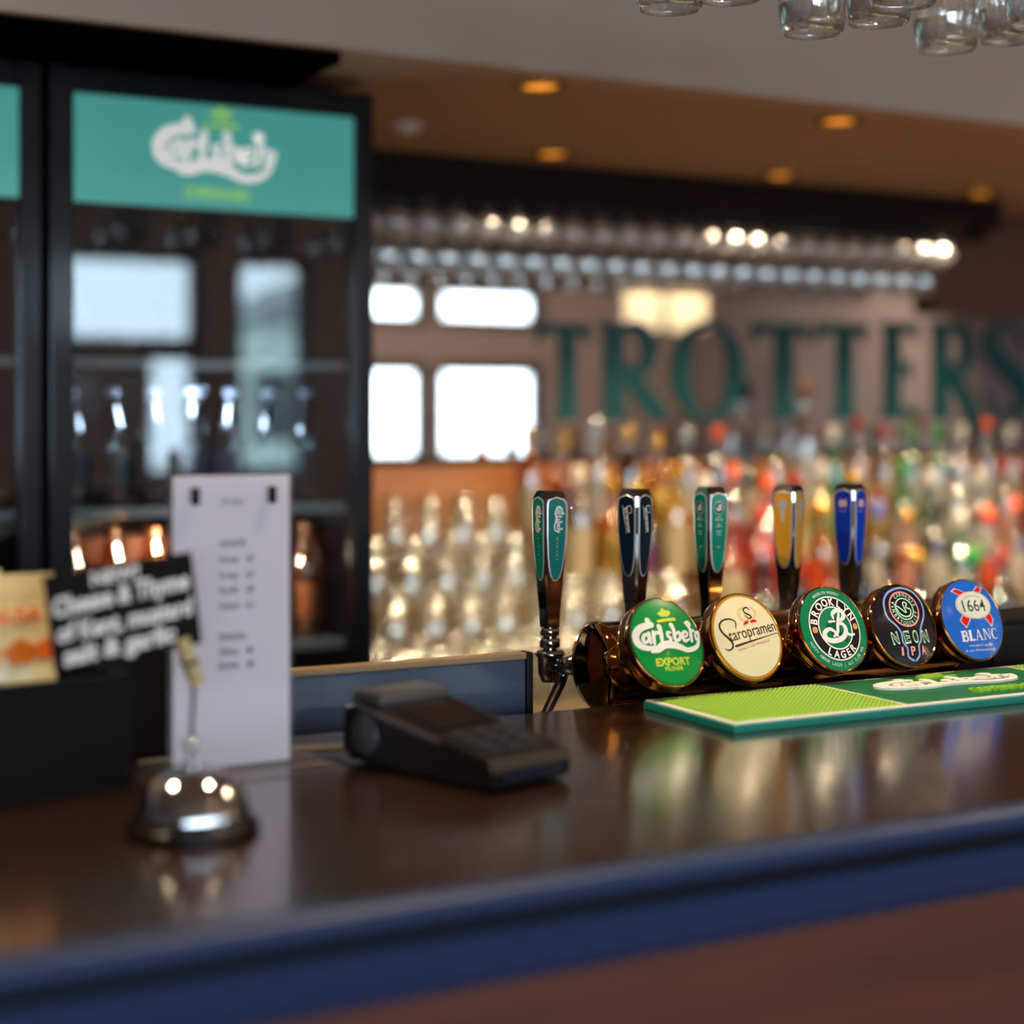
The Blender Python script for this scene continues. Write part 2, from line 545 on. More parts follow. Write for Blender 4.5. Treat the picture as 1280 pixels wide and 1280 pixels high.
# ------------------------------------------------------------------ the setting
M_WALL = mat('mauve_wall_paint', (150, 142, 152), 0.8, noise=(3, 0.12))
M_BULK = mat('grey_beige_plaster', (206, 190, 180), 0.85, noise=(2.2, 0.10))
M_SOFF = mat('tan_plaster', (190, 176, 160), 0.85, noise=(1.5, 0.08))
M_DARK = mat('black_paint', (12, 11, 12), 0.6, spec=0.25)
M_BROWN = mat('red_brown_wall_paint', (112, 72, 58), 0.7, noise=(3, 0.15))
M_FLOOR = wood('oak_floor_boards', (104, 78, 58), (134, 102, 76), 0.45)
M_CHROME = mat('polished_chrome', (215, 215, 220), 0.06, 1.0)
M_STEEL = mat('dark_brushed_steel', (70, 72, 78), 0.35, 1.0)
M_CLEAR = glass('clear_glass', (0.97, 0.985, 0.98), (225, 225, 215), 0.05, 0.05, 0.8)
M_PANE = glass('window_glass', (0.93, 0.97, 0.97), (220, 225, 225), 0.01, 0.05, 0.8)

struct('floor', MB().box(-4, 8, -4.2, 3.95, -0.06, 0), M_FLOOR)
struct('ceiling', MB().box(-4, 8, -4.2, 2.66, 2.75, 2.83), mat('ceiling_white_paint', (196, 186, 176), 0.9, noise=(2, 0.05)))
struct('trim_1', MB().box(-4, 8, 2.58, 2.66, 1.988, 2.75), M_BULK)                  # bulkhead over the back bar
struct('ceiling_soffit', MB().box(-4, 8, 2.66, 3.95, 1.988, 2.04), M_SOFF)
struct('trim_2', MB().box(-4, 1.11, 2.60, 3.84, 1.968, 1.987), mat('dead_black_board', (5, 5, 7), 0.95, spec=0.0))              # flat black board under the soffit above the fridges
struct('trim_3', MB().box(1.30, 3.50, 3.52, 3.84, 1.905, 1.987), mat('dark_stained_beam', (28, 20, 17), 0.7, spec=0.2))
wb = struct('wall_back', MB().box(-4, 8, 3.87, 3.95, 0, 2.04), M_BROWN)
struct('wall_left', MB().box(-4.1, -4, -4.2, 3.95, 0, 2.83), M_WALL)
struct('wall_right', MB().box(8, 8.1, -4.2, 3.95, 0, 2.83), M_WALL)
struct('wall_bar_end', MB().box(5.5, 5.58, 2.66, 3.87, 0, 1.988), M_BROWN)
struct('trim_4', MB().box(3.52, 4.55, 3.80, 3.87, 1.69, 1.988), M_BROWN)            # boxed wall head at the end of the mirror

# street wall with its window openings, cut as a grid of solid pieces
xs = sorted({-4, 8} | {w[0] for w in WINDOWS} | {w[1] for w in WINDOWS})
zs = sorted({0, 2.83} | {w[2] for w in WINDOWS} | {w[3] for w in WINDOWS})
fw = MB()
for i in range(len(xs) - 1):
    run = None
    for j in range(len(zs) - 1):
        cx, cz = (xs[i] + xs[i + 1]) / 2, (zs[j] + zs[j + 1]) / 2
        hole = any(w[0] < cx < w[1] and w[2] < cz < w[3] for w in WINDOWS)
        if not hole:
            run = zs[j] if run is None else run
        if run is not None and (hole or j == len(zs) - 2):
            fw.box(xs[i], xs[i + 1], -4.2, -4.0, run, zs[j] if hole else zs[j + 1])
            run = None
struct('wall_front', fw, M_WALL)
M_WFRAME = mat('dark_window_frame', (40, 44, 48), 0.4)
for n, (x0, x1, z0, z1) in enumerate(WINDOWS):
    w = thing('window_%d' % (n + 1), None, None, ((x0 + x1) / 2, -4.1, z0))
    w['kind'] = 'structure'
    hx, hz = (x1 - x0) / 2, z1 - z0
    f = MB()
    t = 0.085 if x0 > 4.5 else 0.05
    for b in ((-hx, -hx + t, 0, hz), (hx - t, hx, 0, hz), (-hx + t, hx - t, 0, t), (-hx + t, hx - t, hz - t, hz)):
        f.box(b[0], b[1], -0.03, 0.03, b[2], b[3])
    f.build('window_frame', M_WFRAME, w)
    MB().box(-hx + t, hx - t, -0.004, 0.004, t, hz - t).build('pane', M_PANE, w)
struct('pavement', MB().box(-30, 34, -30, -4.2, -0.14, -0.06), mat('street_paving', (150, 150, 146), 0.9, noise=(4, 0.2)))

# lamps in the soffit: amber trim ring and glowing lens, each with its own warm beam
M_AMBER = mat('amber_lens', (240, 160, 60), 0.4, emit=((250, 158, 48), 1.1))
M_BRASS = mat('brass_trim', (190, 130, 60), 0.25, 1.0)
M_LENS = mat('warm_lens', (255, 230, 190), 0.4, emit=((255, 222, 170), 60.0))
M_LENS2 = mat('soft_warm_lens', (255, 230, 190), 0.4, emit=((255, 222, 170), 8.0))


def downlight(x, y, z, label, group, power, lens, angle=120, tilt=0):
    t = thing('downlight', label, 'ceiling light', (x, y, z), 0, group)
    MB().lathe([(0.034, -0.003), (0.036, -0.008), (0.043, -0.008), (0.047, -0.004), (0.047, 0)], 24).build('trim_ring', M_BRASS, t)
    MB().lathe([(0.0, -0.002), (0.035, -0.003)], 24).build('lens', lens, t)
    lamp('downlight_beam', 'SPOT', (x, y, z - 0.02), power, WARM, 0.03, rot=(math.radians(-tilt), 0, 0), angle=angle)


for (x, y, lab, pw) in [(1.536, 2.684, 'amber downlight in the tan soffit nearest the fridge, front row', 66),
                        (2.248, 2.711, 'amber downlight at the right of the front soffit row, by the bulkhead', 66),
                        (2.960, 2.711, 'added amber downlight just outside the right edge, brightening the bottles', 66),  # this one and the next are added out of view to brighten the bottles
                        (3.670, 2.711, 'added amber downlight out of view nearest the brown end wall, brightening the bottles', 66),
                        (1.957, 3.364, 'amber downlight in the rear soffit row, nearest the fridge', 18),
                        (2.627, 3.392, 'middle amber downlight of the rear soffit row above the dark beam', 18),
                        (3.315, 3.412, 'farthest right amber downlight, at the end of the dark beam', 18)]:
    downlight(x, y, 1.988, lab, 'amber downlights in the soffit', pw, M_AMBER)
M_SENSOR = mat('white_plastic', (225, 222, 216), 0.4)
t = thing('ceiling_sensor', 'small pale round sensor on the soffit right of the fridge top', 'sensor', (1.504, 3.186, 1.988))
MB().lathe([(0.0, -0.022), (0.014, -0.021), (0.026, -0.010)], 20).build('dome', M_SENSOR, t)
MB().lathe([(0.026, -0.010), (0.034, -0.008), (0.034, 0)], 20).build('base', M_SENSOR, t)
for (x, y, lab, pw) in [(-0.36, 1.68, 'room downlight on the high ceiling over the left end of the bar', 60), (1.08, 1.08, 'room downlight on the high ceiling over the tap badges', 60),
                        (2.6, 1.0, 'room downlight on the high ceiling over the far end of the bar', 60), (1.4, -0.6, 'added downlight out of view brightening the street wall, nearest the bar counter end', 130),
                        (3.3, -0.6, 'added downlight out of view brightening the middle of the street wall', 130), (5.2, -0.6, 'added downlight out of view brightening the wall by the far street windows', 130),
                        (7.0, -0.6, 'added downlight out of view brightening the far corner of the street wall', 130)]:
    downlight(x, y, 2.75, lab, 'room downlights', pw, M_LENS if y > 0 else M_LENS2, 130, 0 if y > 0 else 48)  # tilted ones are added, unseen, to brighten the mirrored street wall

# pendant with two cream shades, out in the room: the mirror shows it
t = thing('pendant_lamp', 'hanging lamp with two glowing cream shades, seen in the mirror', 'lamp', (6.2, -1.5, 2.75))
MB().lathe([(0.0, -0.03), (0.05, -0.03), (0.06, 0)], 20).build('canopy', M_BRASS, t)
pf = MB().tube([(0, 0, -0.03), (0, 0, -0.42)], 0.008, 8)
pf.tube([(-0.16, 0, -0.42), (0.16, 0, -0.42)], 0.008, 8)
pf.build('stem', M_BRASS, t)
M_SHADE = mat('cream_lamp_shade', (255, 236, 190), 0.8, emit=((255, 238, 200), 0.85))
for s in (-0.172, 0.172):
    MB().lathe([(0.108, -0.45), (0.122, -0.80), (0.120, -0.80), (0.106, -0.45), (0.0, -0.45)], 28, M=T(s, 0, 0)).build('lamp_shade', M_SHADE, t)
    lamp('pendant_bulb', 'POINT', (6.2 + s, -1.5, 2.15), 14, WARM, 0.04)

# ------------------------------------------------------------------ back bar: cabinet, steps, splashback, mirror, sign
M_BBWOOD = wood('back_bar_wood', (96, 58, 34), (132, 84, 48), 0.4)
M_STEP = wood('tier_wood', (74, 58, 40), (92, 74, 52), 0.4)
t = thing('back_bar', 'low wooden back bar cabinet under the stepped glasses and bottles', 'back bar', (1.30, 3.05, 0))
MB().box(0, 3.22, 0, 0.78, 0, 0.74).build('cabinet', M_BBWOOD, t)
MB().box(0, 3.22, -0.02, 0.78, 0.74, 0.78, 0.004).build('counter_top', M_STEP, t)
for (y0, z0, z1, nm) in ((0.23, 0.78, 0.87, 'lowest'), (0.40, 0.87, 0.965, 'middle'), (0.55, 0.965, 1.06, 'top')):
    tag(MB().box(0, 3.22, y0, 0.762, z0, z1, 0.003).build('display_step', M_STEP, loc=(1.30, 3.05, 0)), 'long wooden %s step of the tiers carrying glasses and bottles' % nm, 'display step', 'steps on the back bar')
t = thing('splashback', 'orange wooden board below the mirror behind the glasses', 'board', (1.30, 3.05, 0))
MB().box(0, 3.22, 0.768, 0.80, 0.78, 1.262).build('board', wood('orange_wood', (186, 114, 62), (212, 140, 84), 0.35), t)
t = thing('mirror', 'wide back bar mirror behind the bottles, reflecting windows and lamps', 'mirror', (1.30, 3.85, 1.262))
M_MIRROR = mat('mirror_silver', (226, 222, 220), 0.01, 1.0)
MB().box(0.0, 3.22, 0, 0.012, 0.0, 0.64).build('mirror_glass', M_MIRROR, t)
MB().box(0.0, 3.22, -0.012, 0.0, 0.0, 0.014).build('bottom_rail', M_DARK, t)


def serif(ch):
    """a bracketed roman capital on a unit cap height: (list of (kind, data)), width"""
    a = Art()
    st, th = 0.24, 0.12

    def bar(x0, x1, y0, y1):
        a.poly([(x0, y0), (x1, y0), (x1, y1), (x0, y1)], K, 1)

    def stem(x, foot=True, head=True):
        bar(x, x + st, 0, 1)
        for y, s, on in ((0, 1, foot), (1, -1, head)):
            if on:
                a.poly([(x - 0.07, y), (x + st + 0.07, y), (x + st + 0.07, y + s * 0.03), (x + st, y + s * 0.085), (x, y + s * 0.085), (x - 0.07, y + s * 0.03)], K, 1)

    def bowl(x, y0, y1, wx, fat=0.20):
        pts = []
        for i in range(13):
            g = -PI / 2 + PI * i / 12
            pts.append((x + wx * math.cos(g), (y0 + y1) / 2 + (y1 - y0) / 2 * math.sin(g), th + (fat - th) * math.cos(g) ** 2))
        a.stroke(pts, K, 1, n=2)
    K = (0, 78, 80)
    if ch == 'T':
        stem(0.30, head=False)
        bar(0.02, 0.73, 0.88, 1)
        a.poly([(0.02, 1), (0.0, 0.80), (0.035, 0.80), (0.13, 0.88), (0.13, 1)], K, 1)
        a.poly([(0.73, 1), (0.75, 0.80), (0.715, 0.80), (0.62, 0.88), (0.62, 1)], K, 1)
        return a, 0.75
    if ch in 'RQ':
        stem(0.08)
        bar(0.2, 0.42, 0.88, 1)
        bar(0.2, 0.42, 0.46, 0.51)
        bowl(0.42, 0.485, 0.972, 0.20)
        if ch == 'R':
            a.stroke([(0.36, 0.50, 0.16), (0.55, 0.26, 0.21), (0.74, 0.06, 0.17), (0.84, 0.02, 0.05)], K, 1)
        else:
            a.stroke([(0.36, 0.50, 0.16), (0.58, 0.20, 0.21), (0.80, -0.10, 0.18), (1.02, -0.22, 0.09), (1.18, -0.16, 0.04)], K, 1)
        return a, 0.84
    if ch == 'O':
        a.stroke([(0.43 + 0.36 * math.cos(2 * PI * i / 24), 0.5 + 0.49 * math.sin(2 * PI * i / 24), 0.07 + 0.17 * math.cos(2 * PI * i / 24) ** 2) for i in range(25)], K, 1, n=2)
        return a, 0.86
    if ch == 'E':
        stem(0.08)
        for y, x1 in ((0, 0.60), (0.475, 0.48), (0.88, 0.58)):
            bar(0.2, x1, y, y + th)
            a.poly([(x1, y - 0.06 if y > 0 else 0), (x1, y + 0.13 if y < 0.9 else 1), (x1 - 0.035, y + 0.13 if y < 0.9 else 1), (x1 - 0.10, y + th / 2), (x1 - 0.035, y - 0.06 if y > 0 else 0)], K, 1)
        return a, 0.64
    if ch == 'S':
        a.stroke([(0.56, 0.74, 0.03), (0.52, 0.90, 0.06), (0.36, 0.97, 0.06), (0.18, 0.90, 0.13), (0.14, 0.74, 0.19), (0.28, 0.58, 0.22), (0.46, 0.44, 0.23), (0.58, 0.26, 0.19), (0.50, 0.09, 0.13), (0.32, 0.02, 0.06), (0.14, 0.10, 0.06), (0.08, 0.28, 0.03)], K, 1)
        return a, 0.66
    if ch == 'B':
        stem(0.06)
        for y in (0, 0.47, 0.88):
            bar(0.2, 0.38, y, y + th)
        bowl(0.38, 0.5, 0.972, 0.17)
        bowl(0.40, 0.028, 0.5, 0.21)
        return a, 0.68
    if ch == 'L':
        stem(0.06)
        bar(0.2, 0.56, 0, th)
        a.poly([(0.56, 0), (0.59, 0.22), (0.555, 0.22), (0.46, th), (0.46, 0)], K, 1)
        return a, 0.60
    if ch == 'A':
        a.poly([(0.08, 0), (0.14, 0), (0.40, 0.92), (0.36, 1)], K, 1)
        a.poly([(0.34, 1), (0.43, 1), (0.76, 0), (0.60, 0)], K, 1)
        bar(0.2, 0.58, 0.30, 0.36)
        bar(0.0, 0.24, 0, 0.04)
        bar(0.52, 0.84, 0, 0.04)
        return a, 0.84
    if ch == 'N':
        bar(0.08, 0.14, 0, 1)
        bar(0.66, 0.72, 0, 1)
        a.poly([(0.06, 1), (0.22, 1), (0.72, 0), (0.64, 0)], K, 1)
        bar(0.0, 0.24, 0, 0.04)
        bar(0.56, 0.82, 0.96, 1)
        bar(0.0, 0.16, 0.96, 1)
        return a, 0.80
    if ch == 'C':
        a.stroke([(0.66, 0.74, 0.03), (0.62, 0.90, 0.07), (0.44, 0.97, 0.06), (0.22, 0.86, 0.12), (0.13, 0.5, 0.17), (0.22, 0.14, 0.12), (0.44, 0.03, 0.06), (0.60, 0.09, 0.05), (0.68, 0.22, 0.03)], K, 1)
        return a, 0.70


t = thing('mirror_lettering', 'large dark green serif capitals reading TROTTERS across the mirror', 'sign lettering', (2.19, 3.8492, 1.377))
LETTERS = [('T', 2.191, 2.357), ('R', 2.375, 2.60), ('O', 2.624, 2.846), ('T', 2.879, 3.088), ('T', 3.105, 3.302), ('E', 3.342, 3.508), ('Q', 3.530, 3.745), ('S', 3.735, 3.950)]
for i, (ch, x0, x1) in enumerate(LETTERS):
    a, w = serif(ch)
    h = 0.252 + 0.043 * i / 7
    a.moved((x1 - x0) / w, h, x0 - 2.19, 0).build('letter', lambda u, v, o: (u, -o, v), t, rough=0.5, coat=0.0, lift=0.004)

# ------------------------------------------------------------------ drinkware
def wine_glass_mesh(name, R_=0.041, rim=0.032, bowl=0.092, stem=0.062, foot=0.033, seg=20):
    """stemmed glass hanging upside down: foot at z = 0 (top), rim lowest"""
    H = bowl + stem
    outer = [(foot, 0.0), (foot, -0.002), (0.012, -0.006), (0.0042, -0.014), (0.0038, -stem + 0.006), (0.008, -stem),
             (R_ * 0.62, -stem - 0.010), (R_ * 0.92, -stem - 0.028), (R_, -stem - 0.046), (R_ * 0.97, -stem - 0.064), ((R_ + rim) / 2 * 0.99, -H + 0.010), (rim, -H)]
    inner = [(rim - 0.0012, -H), ((R_ + rim) / 2 * 0.99 - 0.0012, -H + 0.010), (R_ * 0.97 - 0.0013, -stem - 0.064), (R_ - 0.0013, -stem - 0.046),
             (R_ * 0.92 - 0.0014, -stem - 0.029), (R_ * 0.62 - 0.0014, -stem - 0.0115), (0.0, -stem - 0.003)]
    mb = MB()
    mb.lathe([(0.0, 0.0)] + outer + inner, seg)
    return mb


M_WINE = glass('wine_glass', (0.975, 0.98, 0.985), (232, 232, 236), 0.09, 0.32, 0.8, 0.03)
WG = wine_glass_mesh('wine').mesh('wine_glass', M_WINE)
WGS = wine_glass_mesh('short', 0.040, 0.034, 0.075, 0.020, 0.030, 16).mesh('stemmed_beer_glass', M_WINE)
WGB = wine_glass_mesh('back', 0.038, 0.031, 0.098, 0.070, 0.032, 16).mesh('white_wine_glass', M_WINE)

# hanging rack above the front bar
t = thing('glass_rack', 'dark rack hanging over the bar that holds the upside-down wine glasses', 'glass rack', (1.25, 1.42, 1.985))
for y in (-0.16, 0.16):
    MB().box(-0.55, 0.75, y - 0.012, y + 0.012, 0.016, 0.034, 0.003).build('cross_bar', M_DARK, t)
for x in (-0.50, 0.70):
    for y in (-0.16, 0.16):
        MB().tube([(x, y, 0.034), (x, y, 0.765)], 0.006, 8).build('hanging_rod', M_STEEL, t)
for sx in (1.012, 1.215, 1.405, 1.60, 1.80):
    for s in (-1, 1):
        MB().box(sx - 1.25 + s * 0.022 - 0.006, sx - 1.25 + s * 0.022 + 0.006, -0.20, 0.20, -0.0055, 0.016).build('rail', M_STEEL, t)
DEPTH = {1.012: (1.481, 1.415, 1.345), 1.215: (1.499, 1.423, 1.348), 1.405: (1.491, 1.419, 1.345), 1.60: (1.49, 1.42, 1.35), 1.80: (1.49, 1.42, 1.35)}
ZH = 1.985 - 0.008
for k, (sx, ys) in enumerate(DEPTH.items()):
    for j, y in enumerate(ys):
        o = link('wine_glass', WG, loc=(sx + (-0.008, 0.02, -0.012, 0.0)[j], y, ZH + 0.0005))
        row = ['leftmost', 'second', 'third', 'fourth', 'fifth'][k]
        dep = ['rear', 'middle', 'front'][j]
        o.scale = (1, 1, 1.08)
        tag(o, 'clear wine glass hanging upside down at the %s of the %s slot over the bar' % (dep, row), 'wine glass', 'wine glasses hanging over the front bar')

ORD = ['first', 'second', 'third', 'fourth', 'fifth', 'sixth', 'seventh', 'eighth', 'ninth', 'tenth', 'eleventh', 'twelfth', 'thirteenth', 'fourteenth', 'fifteenth', 'sixteenth',
       'seventeenth', 'eighteenth', 'nineteenth', 'twentieth', 'twenty-first', 'twenty-second', 'twenty-third', 'twenty-fourth', 'twenty-fifth']

# racks below the dark beam
t = thing('stemware_rack', 'dark slotted rail under the beam holding rows of stemmed glasses', 'glass rack', (1.55, 3.60, 1.905))
for y in (-0.05, 0.0, 0.09, 0.13):
    MB().box(0.0, 1.92, y - 0.006, y + 0.006, -0.03, -0.012).build('rail', M_DARK, t)
for x in (0.0, 1.905):
    MB().box(x, x + 0.015, -0.06, 0.14, -0.012, 0).build('cross_bar', M_DARK, t)
n = 0
x = 1.585
while x < 3.33:
    o = link('stemmed_beer_glass', WGS, loc=(x, 3.575, 1.8955))
    tag(o, 'short stemmed glass hanging %s from the fridge in the front row under the beam' % ORD[n], 'glass', 'stemmed glasses in the front row under the beam')
    n += 1
    x += 0.079
n = 0
x = 1.62
while x < 3.44:
    o = link('white_wine_glass', WGB, loc=(x, 3.71, 1.8955))
    tag(o, 'tall wine glass hanging %s from the fridge in the row beside the mirror' % ORD[n], 'wine glass', 'wine glasses in the back row under the beam')
    n += 1
    x += 0.080


def pint_mesh(h=0.15, r0=0.043, r1=0.032):
    """straight beer tumbler standing upside down on its rim"""
    return MB().lathe([(r0, 0), (r0 - 0.001, 0.02), (r1, h - 0.006), (r1 - 0.004, h), (0, h), (0, h - 0.012), (r1 - 0.004, h - 0.013), (r0 - 0.003, 0.02), (r0 - 0.002, 0)], 14)


M_PINT = glass('tumbler_glass', (0.95, 0.96, 0.93), (210, 204, 184), 0.07, 0.24, 0.9, 0.03)
PINT = pint_mesh().mesh('beer_glass', M_PINT)
SHORT = pint_mesh(0.135, 0.040, 0.036).mesh('tumbler', M_PINT)
TIERS = [('top step', 3.715, 1.06), ('middle step', 3.525, 0.965), ('lowest step', 3.365, 0.87), ('counter', 3.225, 0.78), ('counter front', 3.12, 0.78)]
for (tier, y, z), (xa, xb) in zip(TIERS, [(1.45, 2.04), (1.40, 2.06), (1.38, 2.36), (1.36, 2.36), (1.36, 2.36)]):
    x = xa
    n = 0
    while x <= xb:
        me = SHORT if tier in ('top step', 'counter front') else PINT
        o = link('tumbler' if me is SHORT else 'beer_glass', me, loc=(x, y + rnd.uniform(-0.006, 0.006), z))
        where = {'top step': 'on the top step', 'middle step': 'on the middle step', 'lowest step': 'on the lowest step', 'counter': 'at the rear of the back counter', 'counter front': 'at the front of the back counter'}[tier]
        tag(o, 'upturned clear %s, %s from the fridge %s' % ('tumbler' if me is SHORT else 'beer glass', ORD[n], where), 'glass', 'upturned glasses, ' + tier)
        n += 1
        x += 0.0905

# ------------------------------------------------------------------ bottles
GLASSES = {
    'clear': glass('bottle_clear', (0.90, 0.92, 0.90), (160, 150, 130), 0.06, 0.18, 0.8),
    'green': glass('bottle_green', (0.10, 0.50, 0.12), (20, 120, 40), 0.30, 0.2, 0.7),
    'amber': glass('bottle_amber', (0.80, 0.42, 0.08), (190, 110, 30), 0.25, 0.2, 0.7),
    'brown': glass('bottle_brown', (0.30, 0.12, 0.04), (70, 36, 18), 0.25, 0.2, 0.7),
    'dark': glass('bottle_dark', (0.05, 0.05, 0.05), (16, 16, 18), 0.6, 0.2, 0.7),
    'red': glass('bottle_red', (0.75, 0.10, 0.05), (190, 40, 20), 0.35, 0.2, 0.7),
    'yellow': glass('bottle_yellow', (0.92, 0.74, 0.25), (220, 180, 80), 0.25, 0.2, 0.7),
}
PAINT = {'white': (155, 149, 139), 'cream': (147, 132, 101), 'red': (113, 22, 15), 'orange': (170, 63, 19), 'green': (17, 105, 44), 'gold': (155, 118, 52), 'black': (14, 14, 15),
         'purple': (78, 38, 69), 'silver': (143, 145, 147), 'blue': (52, 72, 128), 'brown': (72, 44, 29), 'pink': (155, 102, 87)}
SHAPES = {'tall': (0.034, 0.185, 0.30, 0.0125), 'square-shouldered': (0.039, 0.165, 0.275, 0.014), 'round': (0.043, 0.13, 0.27, 0.013), 'slim': (0.031, 0.20, 0.32, 0.012)}
BM = {}
BRIGHT = lambda c: tuple(min(250, int(v * 1.35)) for v in PAINT[c])


def bottle_parts(shape, glass_key):
    key = (shape, glass_key)
    if key not in BM:
        r, sh, h, nr = SHAPES[shape]
        k = 0.02 if shape == 'square-shouldered' else 0.045
        body = MB().lathe([(0, 0.002), (r * 0.85, 0), (r, 0.008), (r, sh), (r * 0.93, sh + k * 0.3), (r * 0.55, sh + k * 0.8), (nr, sh + k * 1.3), (nr, h - 0.03), (nr + 0.001, h - 0.028), (0, h - 0.027)], 14)
        lab = MB().lathe([(r + 0.0006, sh * 0.22), (r + 0.0008, sh * 0.24), (r + 0.0008, sh * 0.80), (r + 0.0006, sh * 0.82)], 14)
        cap = MB().lathe([(nr + 0.0014, h - 0.045), (nr + 0.0022, h - 0.044), (nr + 0.0022, h - 0.002), (nr * 0.9, h), (0, h)], 12)
        BM[key] = (body.mesh('bottle_body', GLASSES[glass_key]), lab, cap)
    return BM[key]


LM = {}


def bottle(x, y, z, shape, g, label_c, cap_c, where, big=1.0):
    body, lab, cap = bottle_parts(shape, g)
    for kind, mb, c in (('label', lab, label_c), ('cap', cap, cap_c)):
        if (kind, shape, c) not in LM:
            LM[(kind, shape, c)] = mb.mesh(kind, mat('foil_' + c, BRIGHT(c), 0.16, 0.9) if c in ('gold', 'silver') else mat('cap_' + c, BRIGHT(c), 0.3, coat=0.4, coat_rough=0.03) if kind == 'cap' else mat('paint_' + c, PAINT[c], 0.3, coat=0.4, coat_rough=0.03))
    gname = {'clear': 'clear', 'dark': 'black', 'yellow': 'straw-coloured'}.get(g, g)
    t = thing('bottle', '%s %s bottle, %s label, %s cap, %s' % (gname, shape, label_c, cap_c, where), 'bottle', (x, y, z), rnd.uniform(0, 6), 'bottles on the back bar')
    if big != 1.0:
        t.scale = (big, big, big)
    link('body', body, t)
    link('label', LM[('label', shape, label_c)], t)
    link('cap', LM[('cap', shape, cap_c)], t)


T_, Q_, O_, S_ = 'tall', 'square-shouldered', 'round', 'slim'
ROWS = {
    0: [(T_, 'amber', 'cream', 'gold'), (Q_, 'amber', 'brown', 'gold'), (S_, 'clear', 'white', 'silver'), (T_, 'brown', 'gold', 'gold'), (Q_, 'amber', 'gold', 'gold'), (T_, 'clear', 'white', 'silver'),
        (T_, 'brown', 'red', 'orange'), (Q_, 'dark', 'cream', 'black'), (T_, 'clear', 'cream', 'black'), (S_, 'clear', 'white', 'brown'), (T_, 'green', 'green', 'white'), (S_, 'clear', 'cream', 'red'), (T_, 'clear', 'cream', 'red'),
        (T_, 'green', 'white', 'green'), (T_, 'green', 'white', 'green'), (T_, 'clear', 'white', 'white'), (S_, 'clear', 'white', 'orange'), (T_, 'clear', 'cream', 'white'), (Q_, 'red', 'orange', 'red')],
    1: [(T_, 'clear', 'cream', 'white'), (Q_, 'amber', 'gold', 'gold'), (O_, 'brown', 'purple', 'gold'), (T_, 'yellow', 'cream', 'gold'), (Q_, 'amber', 'cream', 'white'), (T_, 'clear', 'red', 'orange'),
        (O_, 'red', 'orange', 'orange'), (Q_, 'yellow', 'cream', 'red'), (T_, 'yellow', 'green', 'white'), (Q_, 'yellow', 'gold', 'gold'), (T_, 'amber', 'gold', 'black'), (T_, 'green', 'white', 'green'),
        (Q_, 'green', 'white', 'white'), (T_, 'clear', 'white', 'silver'), (O_, 'clear', 'white', 'white'), (T_, 'clear', 'pink', 'red'), (Q_, 'dark', 'red', 'red'), (O_, 'red', 'red', 'black'), (T_, 'clear', 'red', 'white')],
    2: [(Q_, 'amber', 'cream', 'brown'), (T_, 'red', 'red', 'red'), (O_, 'red', 'pink', 'black'), (T_, 'amber', 'orange', 'gold'), (Q_, 'brown', 'cream', 'gold'), (T_, 'clear', 'white', 'blue'),
        (Q_, 'amber', 'pink', 'gold'), (T_, 'dark', 'white', 'black'), (O_, 'green', 'white', 'white'), (Q_, 'clear', 'orange', 'orange'), (T_, 'clear', 'white', 'orange'), (O_, 'amber', 'orange', 'gold'),
        (Q_, 'amber', 'gold', 'orange'), (T_, 'dark', 'black', 'black'), (O_, 'red', 'red', 'gold'), (Q_, 'amber', 'cream', 'gold')],
    3: [(Q_, 'brown', 'white', 'black'), (T_, 'dark', 'pink', 'red'), (O_, 'amber', 'gold', 'brown'), (T_, 'dark', 'cream', 'black'), (Q_, 'brown', 'pink', 'black'), (O_, 'dark', 'cream', 'gold'), (T_, 'clear', 'white', 'black'),
        (Q_, 'dark', 'white', 'green'), (O_, 'brown', 'cream', 'red'), (T_, 'clear', 'cream', 'black'), (Q_, 'brown', 'brown', 'black'), (O_, 'amber', 'orange', 'black'), (T_, 'dark', 'black', 'black'), (Q_, 'brown', 'orange', 'brown'), (T_, 'dark', 'brown', 'black')],
}
for r, (xa, dx) in {0: (2.10, 0.0955), 1: (2.12, 0.0935), 2: (2.45, 0.094), 3: (2.45, 0.0955)}.items():
    tier, y, z = TIERS[r]
    for i, (s, g, l, c) in enumerate(ROWS[r]):
        bottle(xa + i * dx, y + rnd.uniform(-0.008, 0.008), z, s, g, l, c, '%s from the glasses on the %s' % (ORD[i], tier), 1.33 if (r, i) == (0, 9) else 1.0)
bottle(1.98, 3.02 + 0.03, 0.78, 'slim', 'dark', 'black', 'black', 'alone at the counter edge before the glasses', 0.92)

# ------------------------------------------------------------------ brand lettering reused on sign, mat, badge and handle
WHITE, CREAM = (240, 236, 232), (236, 222, 186)
YG = (196, 214, 66)


def wordmark(col=WHITE, crown=(190, 214, 70), shade=None):
    a = Art()
    if shade:
        for s in INK['carl']:
            a.stroke([(x + 0.02, y - 0.02, w) for x, y, w in s], shade, 1)
    for s in INK['carl']:
        a.stroke(s, col, 2)
    for s in INK['crown']:
        a.poly(s, crown, 2)
    return a


# ------------------------------------------------------------------ fridges
M_FRAME = mat('gloss_black_frame', (7, 10, 18), 0.3, coat=0.2, coat_rough=0.08, spec=0.15)
M_FIN = mat('fridge_interior', (22, 26, 32), 0.5)
M_DOOR = glass('fridge_door_glass', (0.62, 0.68, 0.72), (60, 70, 80), 0.02, 0.066, 0.7, 0.01)


